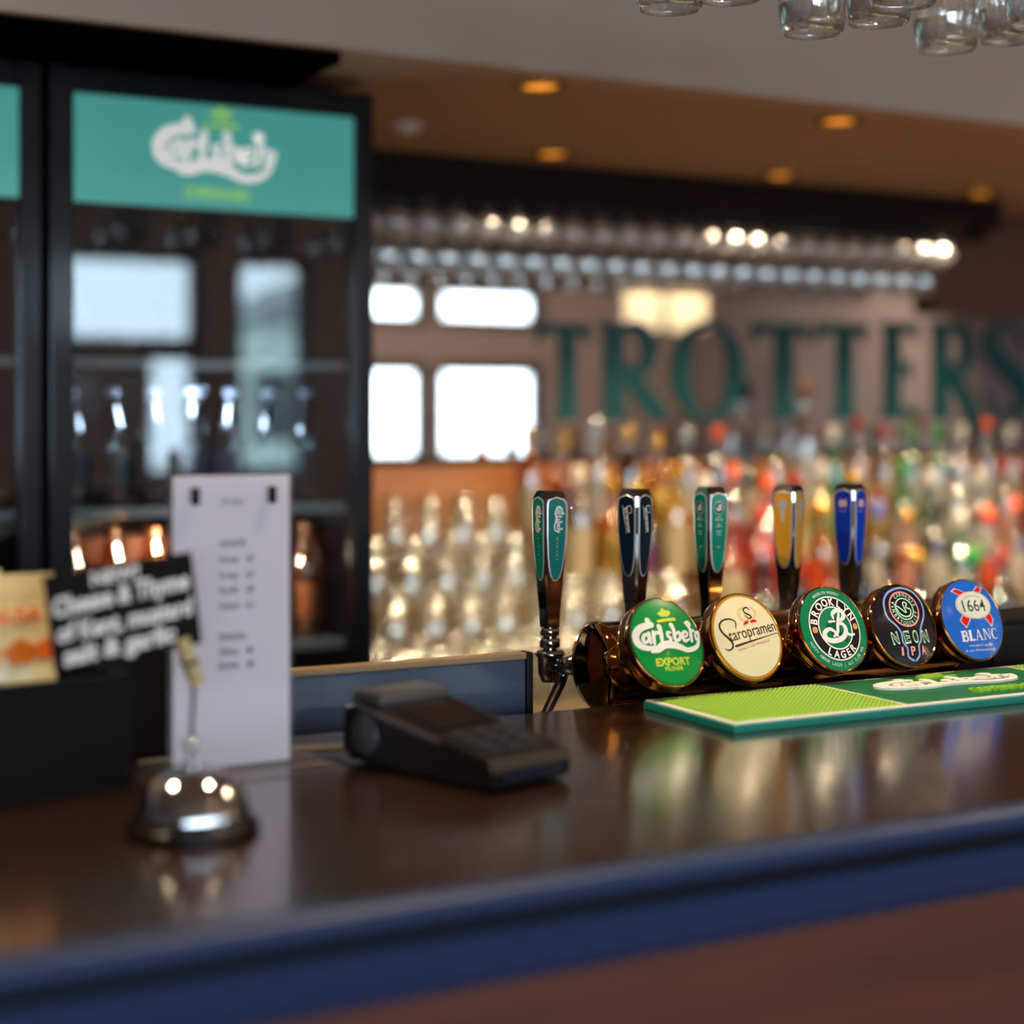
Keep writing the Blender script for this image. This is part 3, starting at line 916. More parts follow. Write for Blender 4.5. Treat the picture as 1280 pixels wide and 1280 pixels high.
def fridge(x0, label, full):
    W, D, Hh = 0.577, 0.56, 1.963
    t = thing('drinks_fridge', label, 'fridge', (x0, 2.80, 0))
    s = 0.03
    b = MB().box(0, s, 0.045, D, 0.06, Hh).box(W - s, W, 0.045, D, 0.06, Hh).box(s, W - s, D - s, D, 0.06, Hh)
    b.box(s, W - s, 0.045, D - s, Hh - s, Hh).box(s, W - s, 0.045, D - s, 0.06, 0.12).box(0.03, W - 0.03, 0.08, D - 0.03, 0, 0.06)
    b.build('cabinet', M_FRAME, t)
    d = MB()
    fr = 0.036
    d.box(0, fr + 0.004, 0, 0.043, 0.07, Hh, 0.004).box(W - fr, W, 0, 0.043, 0.07, Hh, 0.004)
    d.box(fr, W - fr, 0, 0.043, Hh - 0.044, Hh, 0.004).box(fr, W - fr, 0, 0.043, 0.07, 0.13, 0.004)
    door = d.build('door', M_FRAME, t)
    MB().box(fr, W - fr, 0.012, 0.018, 0.13, Hh - 0.222).build('glass_pane', M_DOOR, door)
    for x in (0.012, W - 0.012):
        MB().lathe([(0.009, 0), (0.009, 0.012), (0.0, 0.014)], 12, M=T(x, 0.02, Hh)).build('hinge_cap', M_CHROME, door)
    sp = MB().box(fr, W - fr, 0.008, 0.020, Hh - 0.222, Hh - 0.044).build('sign_panel', mat('teal_sign', (60, 140, 134), 0.3, emit=((58, 136, 130), 0.55)), t)
    a = wordmark(WHITE, (140, 200, 100)).moved(0.116, 0.122, W / 2 - 0.008, Hh - 0.137)
    a.text('COPENHAGEN', (W / 2 - 0.062, Hh - 0.205), (W / 2 + 0.056, Hh - 0.205), 0.019, (150, 206, 96), bold=0.03)
    a.build('lettering', lambda u, v, o: (u, 0.008 - o, v), sp, glow=0.35, lift=0.0008)
    for z in (0.42, 0.70, 0.98, 1.225, 1.48):
        MB().box(s, W - s, 0.06, D - s, z - 0.008, z).build('shelf', mat('fridge_shelf', (60, 64, 70), 0.4), t)
        MB().box(s, W - s, 0.056, 0.060, z - 0.012, z + 0.006).build('shelf_strip', mat('white_strip', (226, 226, 230), 0.4), t)
    return t


fridge(0.682, 'tall black glass-door fridge with whole teal sign, left of the mirror', True)
fridge(0.682 - 0.589, 'tall black fridge cut off at the left edge of the photo', False)
for z, pw, colr in ((1.18, 7.0, WARM), (1.43, 1.6, (0.75, 0.85, 1.0))):  # added point lights to brighten two shelves; no fitting modelled
    lamp('fridge_fill', 'POINT', (0.96, 2.88, z), pw, colr, 0.02)


def beer_kind(g, cap_c, lab_c):
    return (MB().lathe([(0, 0.001), (0.028, 0), (0.030, 0.006), (0.030, 0.12), (0.026, 0.145), (0.014, 0.185), (0.0125, 0.205), (0, 0.206)], 12).mesh('beer_bottle', GLASSES[g]),
            MB().lathe([(0.0135, 0.196), (0.0145, 0.204), (0.012, 0.210), (0, 0.211)], 10).mesh('crown_cap', mat('cap_%d_%d_%d' % cap_c, cap_c, 0.3, coat=0.4)),
            MB().lathe([(0.0304, 0.035), (0.0307, 0.036), (0.0307, 0.098), (0.0304, 0.1)], 12).mesh('label', mat('fridge_label_%d_%d_%d' % lab_c, lab_c, 0.5)))


for z, nm, (body, cap, lab), look in ((0.98, 'middle', beer_kind('amber', (150, 90, 50), (176, 96, 56)), 'amber beer bottle'), (1.225, 'second highest', beer_kind('dark', (214, 220, 236), (40, 44, 54)), 'dark beer bottle with pale cap')):
    for k in range(7):
        t = thing('beer_bottle', '%s, %s from the left on the %s fridge shelf' % (look, ORD[k], nm), 'bottle', (0.752 + k * 0.073, 2.95, z), 0, 'beer bottles on the %s fridge shelf' % nm)
        link('body', body, t)
        link('crown_cap', cap, t)
        link('label', lab, t)

for k, nm in enumerate(('left', 'middle', 'right')):
    t = thing('beer_carton', 'brown cardboard carton at the %s behind the amber bottles in the fridge' % nm, 'carton', (0.80 + k * 0.168, 3.09, 0.98))
    MB().box(-0.078, 0.078, 0, 0.16, 0, 0.185, 0.003).build('carton_box', mat('carton_brown', (150, 84, 56), 0.7, noise=(9, 0.15)), t)
    MB().box(-0.03, 0.03, -0.0015, 0, 0.12, 0.145, 0.0005).build('hand_hole', M_DARK, t)

# pale hut added across the street to tint and dim the fridge-door reflection
t = thing('hut', 'pale green hut added to tint the reflection in the fridge door', 'hut', (6.8, -11.0, -0.06))
MB().box(-0.75, 0.75, -1.2, 0, 0, 2.4).build('wall', mat('pale_green_render', (222, 240, 230), 0.9, noise=(2, 0.05)), t)
MB().prism([(-0.85, 2.4), (0.85, 2.4), (0.0, 2.9)], 'y', -1.3, 0.1).build('roof', mat('grey_slate', (150, 160, 160), 0.8), t)
for x in (-0.6,):
    f = MB().box(x - 0.05, x + 0.45, -0.02, 0.04, 1.2, 1.9).build('window', M_WFRAME, t)
    MB().box(x, x + 0.4, 0.04, 0.05, 1.25, 1.85).build('pane', M_PANE, f)
MB().box(0.1, 0.8, -0.02, 0.05, 0, 2.0).build('door', mat('green_door_paint', (150, 190, 170), 0.4), t)


# ------------------------------------------------------------------ the bar
BAR = 1.10
M_TOP = wood('dark_bar_top', (32, 17, 11), (54, 30, 19), 0.24, 0.8, 0.14)
M_NAVY = mat('navy_gloss_paint', (34, 52, 92), 0.42, spec=0.3)
M_PANEL = wood('bar_front_wood', (86, 40, 27), (104, 52, 36), 0.5)
t = thing('bar_counter', 'dark polished wooden bar counter with navy blue moulded front edge', 'bar counter', (-1.3, 0.915, 0))
L = 4.4
MB().box(0, L, 0.017, 0.521, BAR - 0.034, BAR).build('counter_top', M_TOP, t)
nose = [(0.017, BAR)] + [(0.010 - 0.012 * math.sin(g), BAR - 0.0095 + 0.0095 * math.cos(g)) for g in [PI * i / 8 for i in range(9)]] + [(0.017, BAR - 0.019)]
MB().prism(nose, 'x', 0, L, smooth=True).build('nosing', M_NAVY, t)
MB().box(0, L, 0.009, 0.017, BAR - 0.026, BAR - 0.019).box(0, L, 0.017, 0.03, BAR - 0.04, BAR - 0.034).build('groove', M_DARK, t)
mo = [(0.017, BAR - 0.026), (0.002, BAR - 0.026), (-0.001, BAR - 0.031), (0.001, BAR - 0.050), (0.005, BAR - 0.060), (0.017, BAR - 0.062)]
MB().prism(mo, 'x', 0, L).build('moulding', M_NAVY, t)
MB().box(0, L, 0.016, 0.05, 0.0, BAR - 0.062).build('front_panel', M_PANEL, t)
MB().box(0, L, 0.05, 0.50, 0.0, 0.06).build('plinth', M_DARK, t)
t = thing('bartender_worktop', 'low dark steel worktop behind the bar counter, under the tap tower', 'worktop', (-1.3, 1.437, 0))
MB().box(0, L, 0, 0.42, 0.985, 1.015, 0.003).build('worktop_slab', M_STEEL, t)
MB().box(0, L, 0.02, 0.40, 0.0, 0.985).build('cupboard', M_DARK, t)
t = thing('rear_ledge', 'blue-grey upright ledge with tan top strip behind the card terminal', 'ledge', (0.40, 1.50, 1.015))
MB().box(0, 0.442, 0, 0.014, 0, 0.127, 0.002).build('panel', mat('blue_grey_laminate', (58, 68, 98), 0.4, coat=0.2), t)
MB().box(0, 0.442, -0.002, 0.016, 0.127, 0.134, 0.0015).build('top_strip', mat('tan_edge', (160, 130, 92), 0.4), t)
MB().box(0.442, 0.450, -0.002, 0.016, 0, 0.134, 0.002).build('end_cap', M_DARK, t)
t = thing('equipment_box', 'black box on the worktop right of the blue badge', 'box', (1.455, 1.475, 1.015))
MB().box(0, 0.22, 0, 0.12, 0, 0.125, 0.006).build('case', M_DARK, t)
MB().box(0.01, 0.21, 0.01, 0.11, 0.125, 0.131, 0.002).build('lid', M_DARK, t)

# ------------------------------------------------------------------ bar runner mat
t = thing('bar_runner', 'green rubber bar mat with raised logo lying below the tap badges', 'bar mat', (0.918, 1.252, BAR), math.radians(-0.8))
W, D = 0.90, 0.152
MB().box(0, W, 0, D, 0, 0.0075, 0.0015).build('base', mat('teal_rubber', (0, 128, 112), 0.45), t)
MB().box(0.0015, W - 0.0015, 0.0015, D - 0.0015, 0.0076, 0.0092, 0.0006).build('white_border', mat('white_rubber', (226, 222, 216), 0.5), t)
M_LIME = mat('lime_rubber', (134, 182, 40), 0.5)
PAN = [(0.009, 0.205), (0.474, 0.67), (0.676, 0.89)]
for x0, x1 in PAN:
    MB().box(x0, x1, 0.009, D - 0.009, 0.0092, 0.0098).build('lime_panel', M_LIME, t)
cells = MB()
for x0, x1 in PAN:
    x = x0 + 0.002
    while x < x1 - 0.004:
        y = 0.011
        while y < D - 0.013:
            cells.add([(x, y, 0.0098), (x + 0.0042, y, 0.0098), (x + 0.0042, y + 0.0042, 0.0098), (x, y + 0.0042, 0.0098), (x + 0.0021, y + 0.0021, 0.0122)],
                      [(0, 1, 4), (1, 2, 4), (2, 3, 4), (3, 0, 4)])
            y += 0.0056
        x += 0.0056
tag(cells.build('grip_nubs', M_LIME, t), kind='stuff')
MB().box(0.211, 0.468, 0.009, D - 0.009, 0.0092, 0.0098).build('dark_green_panel', mat('dark_green_rubber', (0, 104, 66), 0.5), t)
a = wordmark(WHITE, (140, 200, 40)).moved(0.098, 0.066, 0.332, 0.084)
a.text('COPENHAGEN', (0.315, 0.026), (0.415, 0.026), 0.016, (140, 200, 40), bold=0.03)
relief = MB()
cols = []
for col, layer, vs, fs in a.items:
    if col not in cols:
        cols.append(col)
    k = cols.index(col)
    top = 0.0118 + layer * 0.0001 + len(relief.v) * 2e-8
    relief.add([(u, v, top) for u, v in vs], fs, False, k)
    edges = {}
    for f in fs:
        for i in range(len(f)):
            e = (f[i], f[(i + 1) % len(f)])
            if (e[1], e[0]) in edges:
                edges.pop((e[1], e[0]))
            else:
                edges[e] = 1
    for i, j in edges:
        relief.add([(vs[i][0], vs[i][1], top), (vs[j][0], vs[j][1], top), (vs[j][0], vs[j][1], 0.0098), (vs[i][0], vs[i][1], 0.0098)], [(0, 1, 2, 3)], False, k)
relief.build('raised_lettering', [mat('rubber_%d_%d_%d' % c, c, 0.5) for c in cols], t)

# ------------------------------------------------------------------ beer tower
M_AMBERCHROME = mat('amber_dark_chrome', (180, 118, 58), 0.07, 1.0)
M_BLACKCHROME = mat('dark_chrome', (160, 154, 150), 0.09, 1.0)
TX, TY, TZ = 0.93, 1.52, 1.126
t = thing('beer_tower', 'dark chrome beer tap tower with five badges and five tall handles', 'beer tap tower', (TX, TY, 1.015))
cz = TZ - 1.015
Rx = T(0, 0, cz) @ R('Y', 90)
MB().lathe([(0.045, 0.012), (0.045, 0.475)], 40, M=Rx).build('tube', M_AMBERCHROME, t)
for sgn, x in ((-1, 0.012), (1, 0.475)):
    Me = T(x, 0, cz) @ R('Y', 90 * sgn)
    MB().lathe([(0.046, 0), (0.0465, 0.003), (0.0455, 0.007), (0.040, 0.011), (0.030, 0.0135), (0.016, 0.015), (0, 0.0155)], 40, M=Me).build('end_cap', M_AMBERCHROME, t)
for x in (0.10, 0.38):
    MB().lathe([(0.045, 0), (0.045, 0.006), (0.028, 0.010), (0.026, cz - 0.03)], 28, M=T(x, 0, 0)).build('column', M_AMBERCHROME, t)

BADGES = [(0.9447, 1.1642, 25.6, 6.3), (1.0423, 1.1635, 23.0, 4.6), (1.1541, 1.1648, 21.9, 4.2), (1.2504, 1.1631, 20.5, 3.8), (1.3482, 1.1634, 20.8, 3.4)]
RB = 0.0452
K_WHITE = (244, 240, 236)


def badge_art(i):
    a = Art()
    if i == 0:
        G = (0, 140, 62)
        a.disc((0, 0), 0.985, G, 0, seg=64)
        a.ring((0, 0), 0.95, 0.985, (0, 104, 50), 1, 64)
        a.join(wordmark(K_WHITE, (206, 222, 70), (0, 92, 44)))
        q = INK['carl_txt']
        a.text('EXPORT', q[0][0], q[0][1], 0.16, (206, 222, 70), 2, 0.03)
        a.text('PILSNER', q[1][0], q[1][1], 0.085, (206, 222, 70), 2, 0.02)
    elif i == 1:
        CR, BR = (234, 222, 184), (52, 28, 22)
        a.disc((0, 0), 0.985, (190, 128, 30), 0, seg=64)
        a.disc((0, 0.005), 0.925, CR, 1, seg=64)
        for s in INK['star_w']:
            a.stroke(s, (220, 204, 150), 2)
        for s in INK['star']:
            a.stroke(s, BR, 3)
        for s in INK['star_s']:
            a.stroke(s, BR, 4)
        for s in INK['star_r']:
            a.stroke(s, (212, 32, 24), 4)
        q = INK['star_txt']
        a.text('taropramen', q[0][0], q[0][1], 0.26, BR, 3, 0.004, 0.0)
        a.text('SPIRIT OF PRAGUE', q[1][0], q[1][1], 0.055, (190, 110, 110), 3)
    elif i == 2:
        G, DK = (0, 124, 84), (22, 20, 30)
        a.disc((0, 0), 0.985, G, 0, seg=64)
        a.ring((0, 0), 0.50, 0.75, DK, 1, 64)
        a.ring((0, 0), 0.735, 0.765, K_WHITE, 2, 64)
        a.ring((0, 0), 0.485, 0.515, K_WHITE, 2, 64)
        rr = random.Random(3)
        for _ in range(16):
            g, d = rr.uniform(0, 6.28), rr.uniform(0.05, 0.38)
            c = (d * math.cos(g), d * math.sin(g))
            a.poly([(c[0] + rr.uniform(0.04, 0.10) * math.cos(2 * PI * j / 6), c[1] + rr.uniform(0.04, 0.10) * math.sin(2 * PI * j / 6)) for j in range(6)], (8, 78, 62), 1)
        a.arc_text('BROOKLYN', (0, 0), 0.625, 162, 22, 0.175, K_WHITE, 3, 0.025, 0.95)
        a.arc_text('LAGER', (0, 0), 0.625, -122, -52, 0.165, K_WHITE, 3, 0.025, 0.95, up=False)
        for s in (-1, 1):
            a.disc((s * 0.625, 0.0), 0.075, (206, 160, 76), 3)
        for s in INK['bk']:
            a.stroke([(x - 0.06, y - 0.02, w) for x, y, w in s], K_WHITE, 3)
        a.arc_text('BROOKLYN BREWERY', (0, 0), 0.865, 116, 64, 0.065, (200, 226, 212), 2, 0.01, 0.8)
        a.arc_text('HOPPY AMBER LAGER | ALC 5.2% VOL', (0, 0), 0.865, -160, -35, 0.07, (200, 226, 212), 2, 0.01, 0.8, up=False)
    elif i == 3:
        a.disc((0, 0), 0.985, (16, 16, 26), 0, seg=64)
        BL, PK, MT = (140, 166, 226), (232, 150, 156), (186, 232, 200)
        for s in INK['neon_b']:
            a.stroke(s, BL, 1)
        c = (0.073, 0.368)
        a.ring(c, 0.435, 0.475, PK, 2, 56, 0.93)
        a.ring(c, 0.265, 0.295, MT, 2, 48, 0.93)
        for s in INK['neon_l']:
            a.stroke(s, MT, 3)
        a.arc_text('NYA CARNEGIE', c, 0.36, 184, 12, 0.095, MT, 3, 0.01, 0.8)
        a.arc_text('BRYGGERIET', c, 0.36, -158, -18, 0.095, MT, 3, 0.01, 0.85, up=False)
        for ch, q in zip('NEONIPA', INK['neon_t']):
            pk = ch in 'IPA' and q[0][1] < -0.6
            h = 0.20 if pk else 0.27
            if ch == 'I':
                a.poly([(q[0][0] + 0.02, q[0][1]), (q[1][0] - 0.02, q[1][1]), (q[1][0] + 0.0, q[1][1] + h), (q[0][0] + 0.04, q[0][1] + h)], PK, 3)
            elif pk:
                a.text(ch, q[0], q[1], h, PK, 3, 0.03)
            else:
                a.text(ch, q[0], q[1], h, MT, 2, 0.05)
                a.text(ch, (q[0][0] + 0.02, q[0][1] + 0.02), (q[1][0] - 0.02, q[1][1] + 0.02), h - 0.04, (16, 16, 26), 3, 0.0)
    else:
        a.disc((0, 0), 0.985, (22, 104, 214), 0, seg=64)
        for p in INK['bl_p']:
            cx, cy = sum(q[0] for q in p) / 4, sum(q[1] for q in p) / 4
            a.poly([(cx + (x - cx) * 1.18, cy + (y - cy) * 1.18) for x, y in p], K_WHITE, 1)
            a.poly(p, (222, 24, 24), 2)
        c = (0.107, 0.333)
        a.disc(c, 0.60, (232, 230, 220), 3, 0.345, 48)
        a.ring(c, 0.555, 0.57, (190, 184, 160), 4, 48, 0.575)
        q = INK['bl_t']
        a.text('1664', (q[0][0][0] + 0.05, q[0][0][1]), (q[0][1][0] + 0.05, q[0][1][1]), 0.29, (8, 74, 62), 5, 0.008)
        a.arc_text('KRONENBOURG', (0.11, -0.13), 0.70, 113, 67, 0.055, (120, 122, 110), 5, 0, 0.8)
        x = 0.0
        word = []
        for ch in 'BLANC':
            g, w = serif(ch)
            word.append((g, x))
            x += w + 0.06
        k = (q[1][1][0] - q[1][0][0] + 0.04) / x
        for g, gx in word:
            m = g.moved(k, 0.26, q[1][0][0] + gx * k, -0.53, -0.03)
            m.items = [(K_WHITE, 3, vs, fs) for _, _, vs, fs in m.items]
            a.join(m)
        a.text('WHEAT BEER', q[2][0], q[2][1], 0.05, (220, 232, 246), 3)
        a.text('À LA FRANÇAISE', (q[3][0][0], q[3][0][1] - 0.02), (q[3][1][0], q[3][1][1] - 0.02), 0.048, (220, 232, 246), 3)
    return a


BLAB_ = ['green badge with cream script wordmark', 'cream badge with brown script wordmark', 'green badge with black ring and white letter', 'black badge with neon light bulb drawing', 'bright blue badge with white oval and red ribbon']
HLAB_ = ['handle with teal panel and vertical wordmark', 'handle with dark navy panels and white script', 'handle with green panels and round letter emblem', 'handle with amber panels and grey keyhole shape', 'handle with bright blue panels and small red-edged emblem']
CRN = 0.0036


def dome(u, v, o):
    q = max(0.0, 1 - (u * u + v * v))
    return (u * RB, v * RB, CRN * q + 0.0006 + o)


for i, (bx_, bz_, tilt, yaw) in enumerate(BADGES):
    tl, yw = math.radians(tilt), math.radians(yaw)
    nrm = Vector((math.cos(tl) * math.sin(yw), -math.cos(tl) * math.cos(yw), math.sin(tl)))
    uu = Vector((math.cos(yw), math.sin(yw), 0))
    vv = nrm.cross(uu)
    M = basis((bx_ - TX, 1.40 - TY, bz_ - 1.015), uu, vv, nrm)
    b = MB().lathe([(0.0, 0.0), (RB * 0.985, 0.0), (RB * 0.99, 0.0012), (RB * 1.015, 0.0014), (RB * 1.03, -0.0010), (RB * 1.03, -0.0022), (RB * 1.0, -0.0032), (RB * 1.0, -0.0115), (RB * 1.02, -0.0125),
                    (RB * 1.02, -0.0165), (RB * 0.98, -0.0195), (RB * 0.80, -0.026), (0.021, -0.038), (0.0185, -0.046), (0.0185, -0.062), (0.023, -0.064), (0.023, -0.080)], 56)
    bo = b.build('badge', M_AMBERCHROME, t, M=M)
    tag(bo, BLAB_[i])
    fm = MB().lathe([(0.0, CRN)] + [(RB * 0.985 * k / 8, CRN * (1 - (k / 8) ** 2) + 0.0002) for k in range(1, 9)], 48)
    fm.build('badge_face', mat('badge_ground_%d' % i, [(0, 140, 62), (234, 222, 184), (0, 124, 84), (16, 16, 26), (22, 104, 214)][i], 0.25, coat=0.6), bo)
    badge_art(i).build('badge_print', dome, bo, 0.22, 0.6, 0.00012)

# tap handles: chamfered square, widest near the top, with four inlaid panels
HPROF = [(0.000, 0.0088), (0.020, 0.0092), (0.024, 0.0098), (0.060, 0.0122), (0.100, 0.0146), (0.130, 0.0150), (0.142, 0.0146), (0.149, 0.0118), (0.150, 0.0105)]


def half(z):
    for (z0, w0), (z1, w1) in zip(HPROF, HPROF[1:]):
        if z0 <= z <= z1:
            return w0 + (w1 - w0) * (z - z0) / (z1 - z0)
    return HPROF[-1][1]


def panel_outline(g=0.0):
    """tongue-shaped inlay filling the face: wide rounded top, rounded point below (x, z)"""
    fr = [(0.62, 0.1395), (0.72, 0.136), (0.74, 0.130), (0.74, 0.100), (0.70, 0.080), (0.60, 0.066), (0.46, 0.058), (0.22, 0.0535)]
    right = [(k * half(z), z) for k, z in fr]
    pts = [(0.0, 0.1425)] + right + [(0, 0.0525)] + [(-x, z) for x, z in right[::-1]]
    return [(x * (1 + g * 10), z + (g if z > 0.1 else -g) * 0.12) for x, z in pts]


HCOL = [(0, 122, 112), (8, 30, 46), (0, 128, 104), (228, 156, 40), (10, 62, 190)]
LEVERS = [(0.943, 0), (1.054, 20), (1.159, 2), (1.272, 26), (1.366, 19)]


def handle_art(i):
    a = Art()
    V = lambda art, s, x, z: art.moved(s, s, x, z, -PI / 2)
    if i == 0:
        m = Art()
        for q in INK['carl']:
            m.stroke(q, K_WHITE, 2)
        a.join(V(m, 0.0155, 0.0004, 0.1195))
        for k, ch in enumerate('EXPORT'):
            a.text(ch, (-0.0008, 0.0990 - k * 0.0045), (-0.0008, 0.0962 - k * 0.0045), 0.0026, (150, 214, 110))
    elif i == 1:
        m = Art()
        for s in INK['star']:
            m.stroke(s, K_WHITE, 2)
        q = INK['star_txt']
        m.text('taropramen', q[0][0], q[0][1], 0.30, K_WHITE, 2, 0.012)
        a.join(V(m, 0.0185, 0.0, 0.1175))
    elif i == 2:
        a.disc((0, 0.126), 0.0072, (20, 34, 40), 1)
        a.ring((0, 0.126), 0.0068, 0.0073, K_WHITE, 2)
        a.disc((0, 0.126), 0.0045, (0, 128, 104), 2)
        for s in INK['bk']:
            a.stroke([(x * 0.0088 - 0.0006, 0.1258 + y * 0.0088, w * 0.010) for x, y, w in s], K_WHITE, 3)
        for s in (-1, 1):
            a.disc((s * 0.0058, 0.126), 0.0008, (206, 160, 76), 3)
        for z, tx, w in ((0.1145, 'HOPPY', 0.0028), (0.1115, 'AMBER LAGER', 0.0055), (0.1065, 'ALC', 0.002), (0.104, '5.2% VOL', 0.004), (0.098, 'BROOKLYN', 0.0035), (0.0945, 'NEW YORK', 0.003), (0.080, 'EST 88', 0.002)):
            a.text(tx, (-w, z), (w, z), 0.0018, (210, 236, 222), 2, 0.02)
    elif i == 3:
        GR = (186, 176, 170)
        a.disc((0, 0.127), 0.0066, GR, 1)
        a.ring((0, 0.127), 0.0040, 0.0045, (214, 206, 198), 2)
        a.text('NB', (-0.0028, 0.1255), (0.0028, 0.1255), 0.003, (214, 206, 198), 2)
        a.poly([(-0.0044, 0.1205), (0.0044, 0.1205), (0.0030, 0.1165), (0.0020, 0.1060), (-0.0020, 0.1060), (-0.0030, 0.1165)], (206, 190, 170), 1)
    else:
        for s in (-1, 1):
            for z in (0.1302, 0.1222):
                a.poly([(s * 0.0022, z - 0.0018), (s * 0.0054, z - 0.0018), (s * 0.0060, z + 0.0020), (s * 0.0030, z + 0.0020)], (220, 40, 50), 1)
        a.disc((0, 0.1262), 0.0060, (222, 222, 226), 2, 0.0040)
        a.text('1664', (-0.0036, 0.125), (0.0036, 0.125), 0.0026, (70, 80, 120), 3)
        a.text('BLANC', (-0.0050, 0.1155), (0.0050, 0.1155), 0.0026, (170, 190, 226), 2)
    return a


for i, (lx, rot) in enumerate(LEVERS):
    M = T(lx - TX, 1.626 - TY, 1.155 - 1.015) @ R('Z', rot)
    h = MB()
    secs = []
    for z, w in HPROF:
        c = w * 0.19
        secs.append([(-w + c, -w, z), (w - c, -w, z), (w, -w + c, z), (w, w - c, z), (w - c, w, z), (-w + c, w, z), (-w, w - c, z), (-w, -w + c, z)])
    h.loft(secs)
    for s in (0.021,):
        h.loft([[(x * 1.03, y * 1.03, z) for x, y, _ in secs[1] for z in (s,)], [(x * 1.03, y * 1.03, s + 0.001) for x, y, _ in secs[1]]])
    ho = h.build('tap_handle', M_BLACKCHROME, t, M=M)
    tag(ho, HLAB_[i])
    pc = HCOL[i]
    art = handle_art(i)
    for q in range(4):
        Mq = R('Z', 90 * q)
        pm = MB()
        po = panel_outline()
        rim = panel_outline(0.012)
        n = len(po)
        f = lambda x, z, o: Mq @ Vector((x, -half(z) - o, z))
        ctr = [(0, z) for _, z in po]
        pm.add([f(x, z, 0.0004) for x, z in rim] + [f(x, z, 0.0007) for x, z in po], [(k, (k + 1) % n, n + (k + 1) % n, n + k) for k in range(n)], False, 1)
        pm.add([f(x, z, 0.0001) for x, z in rim] + [f(x, z, 0.0004) for x, z in rim], [(k, (k + 1) % n, n + (k + 1) % n, n + k) for k in range(n)], False, 1)
        # fill the tongue in strips so that it follows the flare of the handle
        zs_ = [0.0525 + (0.1425 - 0.0525) * k / 24 for k in range(25)]
        R_side = sorted([(z, x) for x, z in po if x >= 0])

        def width(z):
            for (z0, x0), (z1, x1) in zip(R_side, R_side[1:]):
                if z0 <= z <= z1 and z1 > z0:
                    return x0 + (x1 - x0) * (z - z0) / (z1 - z0)
            return 0.0
        strip = [f(s * width(z), z, 0.0006) for z in zs_ for s in (-1, 1)]
        pm.add(strip, [(2 * k, 2 * k + 1, 2 * k + 3, 2 * k + 2) for k in range(24)], False, 0)
        pm.build('panel', [mat('panel_%d' % i, pc, 0.25, coat=0.12, spec=0.3), mat('satin_rim', (226, 230, 240), 0.35, 0.7)], ho)
        if q in (0, 3):
            art.build('panel_print', lambda u, v, o, f=f: f(u, v, 0.0008 + o), ho, 0.25, 0.4, 0.0001)
    # threaded collar, tap body and spout
    fo = MB()
    for z0, z1, r in ((-0.0095, -0.001, 0.0106), (-0.0225, -0.0120, 0.0114)):
        fo.lathe([(0.0, z0), (r - 0.001, z0), (r, z0 + 0.001), (r, z1 - 0.001), (r - 0.001, z1), (0, z1)], 20)
    fo.lathe([(0.0075, -0.030), (0.0075, 0.002)], 16)
    fo.lathe([(0.0, -0.062), (0.010, -0.060), (0.013, -0.050), (0.0135, -0.034), (0.017, -0.030), (0.015, -0.0255), (0.0, -0.0245)], 20)
    tap = fo.build('tap_body', M_BLACKCHROME, t, M=T(lx - TX, 1.626 - TY, 1.155 - 1.015))
    MB().tube([(0, 0, -0.042), (0, -0.03, -0.040), (0, -0.065, -0.032)], [0.010, 0.0095, 0.012], 14).build('shank', M_BLACKCHROME, tap)
    MB().tube([(0.0, -0.034, -0.042), (0, -0.022, -0.060), (0.0, 0.010, -0.098), (0, 0.020, -0.110)], [0.0055, 0.006, 0.0055, 0.0065], 12).build('spout', M_BLACKCHROME, tap)

# ------------------------------------------------------------------ menu in its clear stand
t = thing('menu_stand', 'clear acrylic stand on the bar holding the tall menu sheet', 'menu stand', (0.468, 1.322, BAR), math.radians(2))
M_ACRYL = glass('clear_acrylic', (0.96, 0.96, 0.98), (215, 212, 226), 0.05, 0.004, 0.5)
MB().box(-0.080, 0.078, -0.050, 0.035, 0, 0.003, 0.0008).build('base_plate', M_ACRYL, t)
MB().box(-0.053, 0.053, -0.0035, -0.0015, 0.003, 0.240).box(-0.053, 0.053, 0.0010, 0.003, 0.003, 0.240).build('sleeve', M_ACRYL, t)
for x in (-0.032, 0.034):
    MB().box(x - 0.0035, x + 0.0035, -0.006, -0.0036, 0.216, 0.230, 0.0008).build('clip', M_DARK, t)
t = thing('menu_sheet', 'tall white printed menu sheet inside the clear stand', 'menu', (0.468, 1.322, BAR), math.radians(2))
MB().box(-0.049, 0.0505, -0.0008, 0.0003, 0.004, 0.239).build('paper', mat('menu_paper', (250, 238, 238), 0.7), t)
a = Art()
GREY = (96, 92, 98)
a.text('Drinks', (-0.008, 0.2155), (0.010, 0.2155), 0.006, GREY)
for z, l, r in ((0.1815, 'WHITE', ''), (0.1690, 'House', '4.5'), (0.1560, 'Crisp', '5.2'), (0.1440, 'Soft', '5.8'), (0.1315, 'Oaked', '6.1'), (0.1060, 'SPARKLING', ''), (0.0945, 'Glass', '6'), (0.0830, 'Bottle', '28')):
    a.text(l, (-0.011, z), (0.012 if not r else 0.006, z), 0.0052, GREY, bold=0.02)
    if r:
        a.text(r, (0.0125, z), (0.019, z), 0.0052, GREY, bold=0.03)
a.build('print', lambda u, v, o: (u, -0.0009 - o, v), t, 0.7, 0)

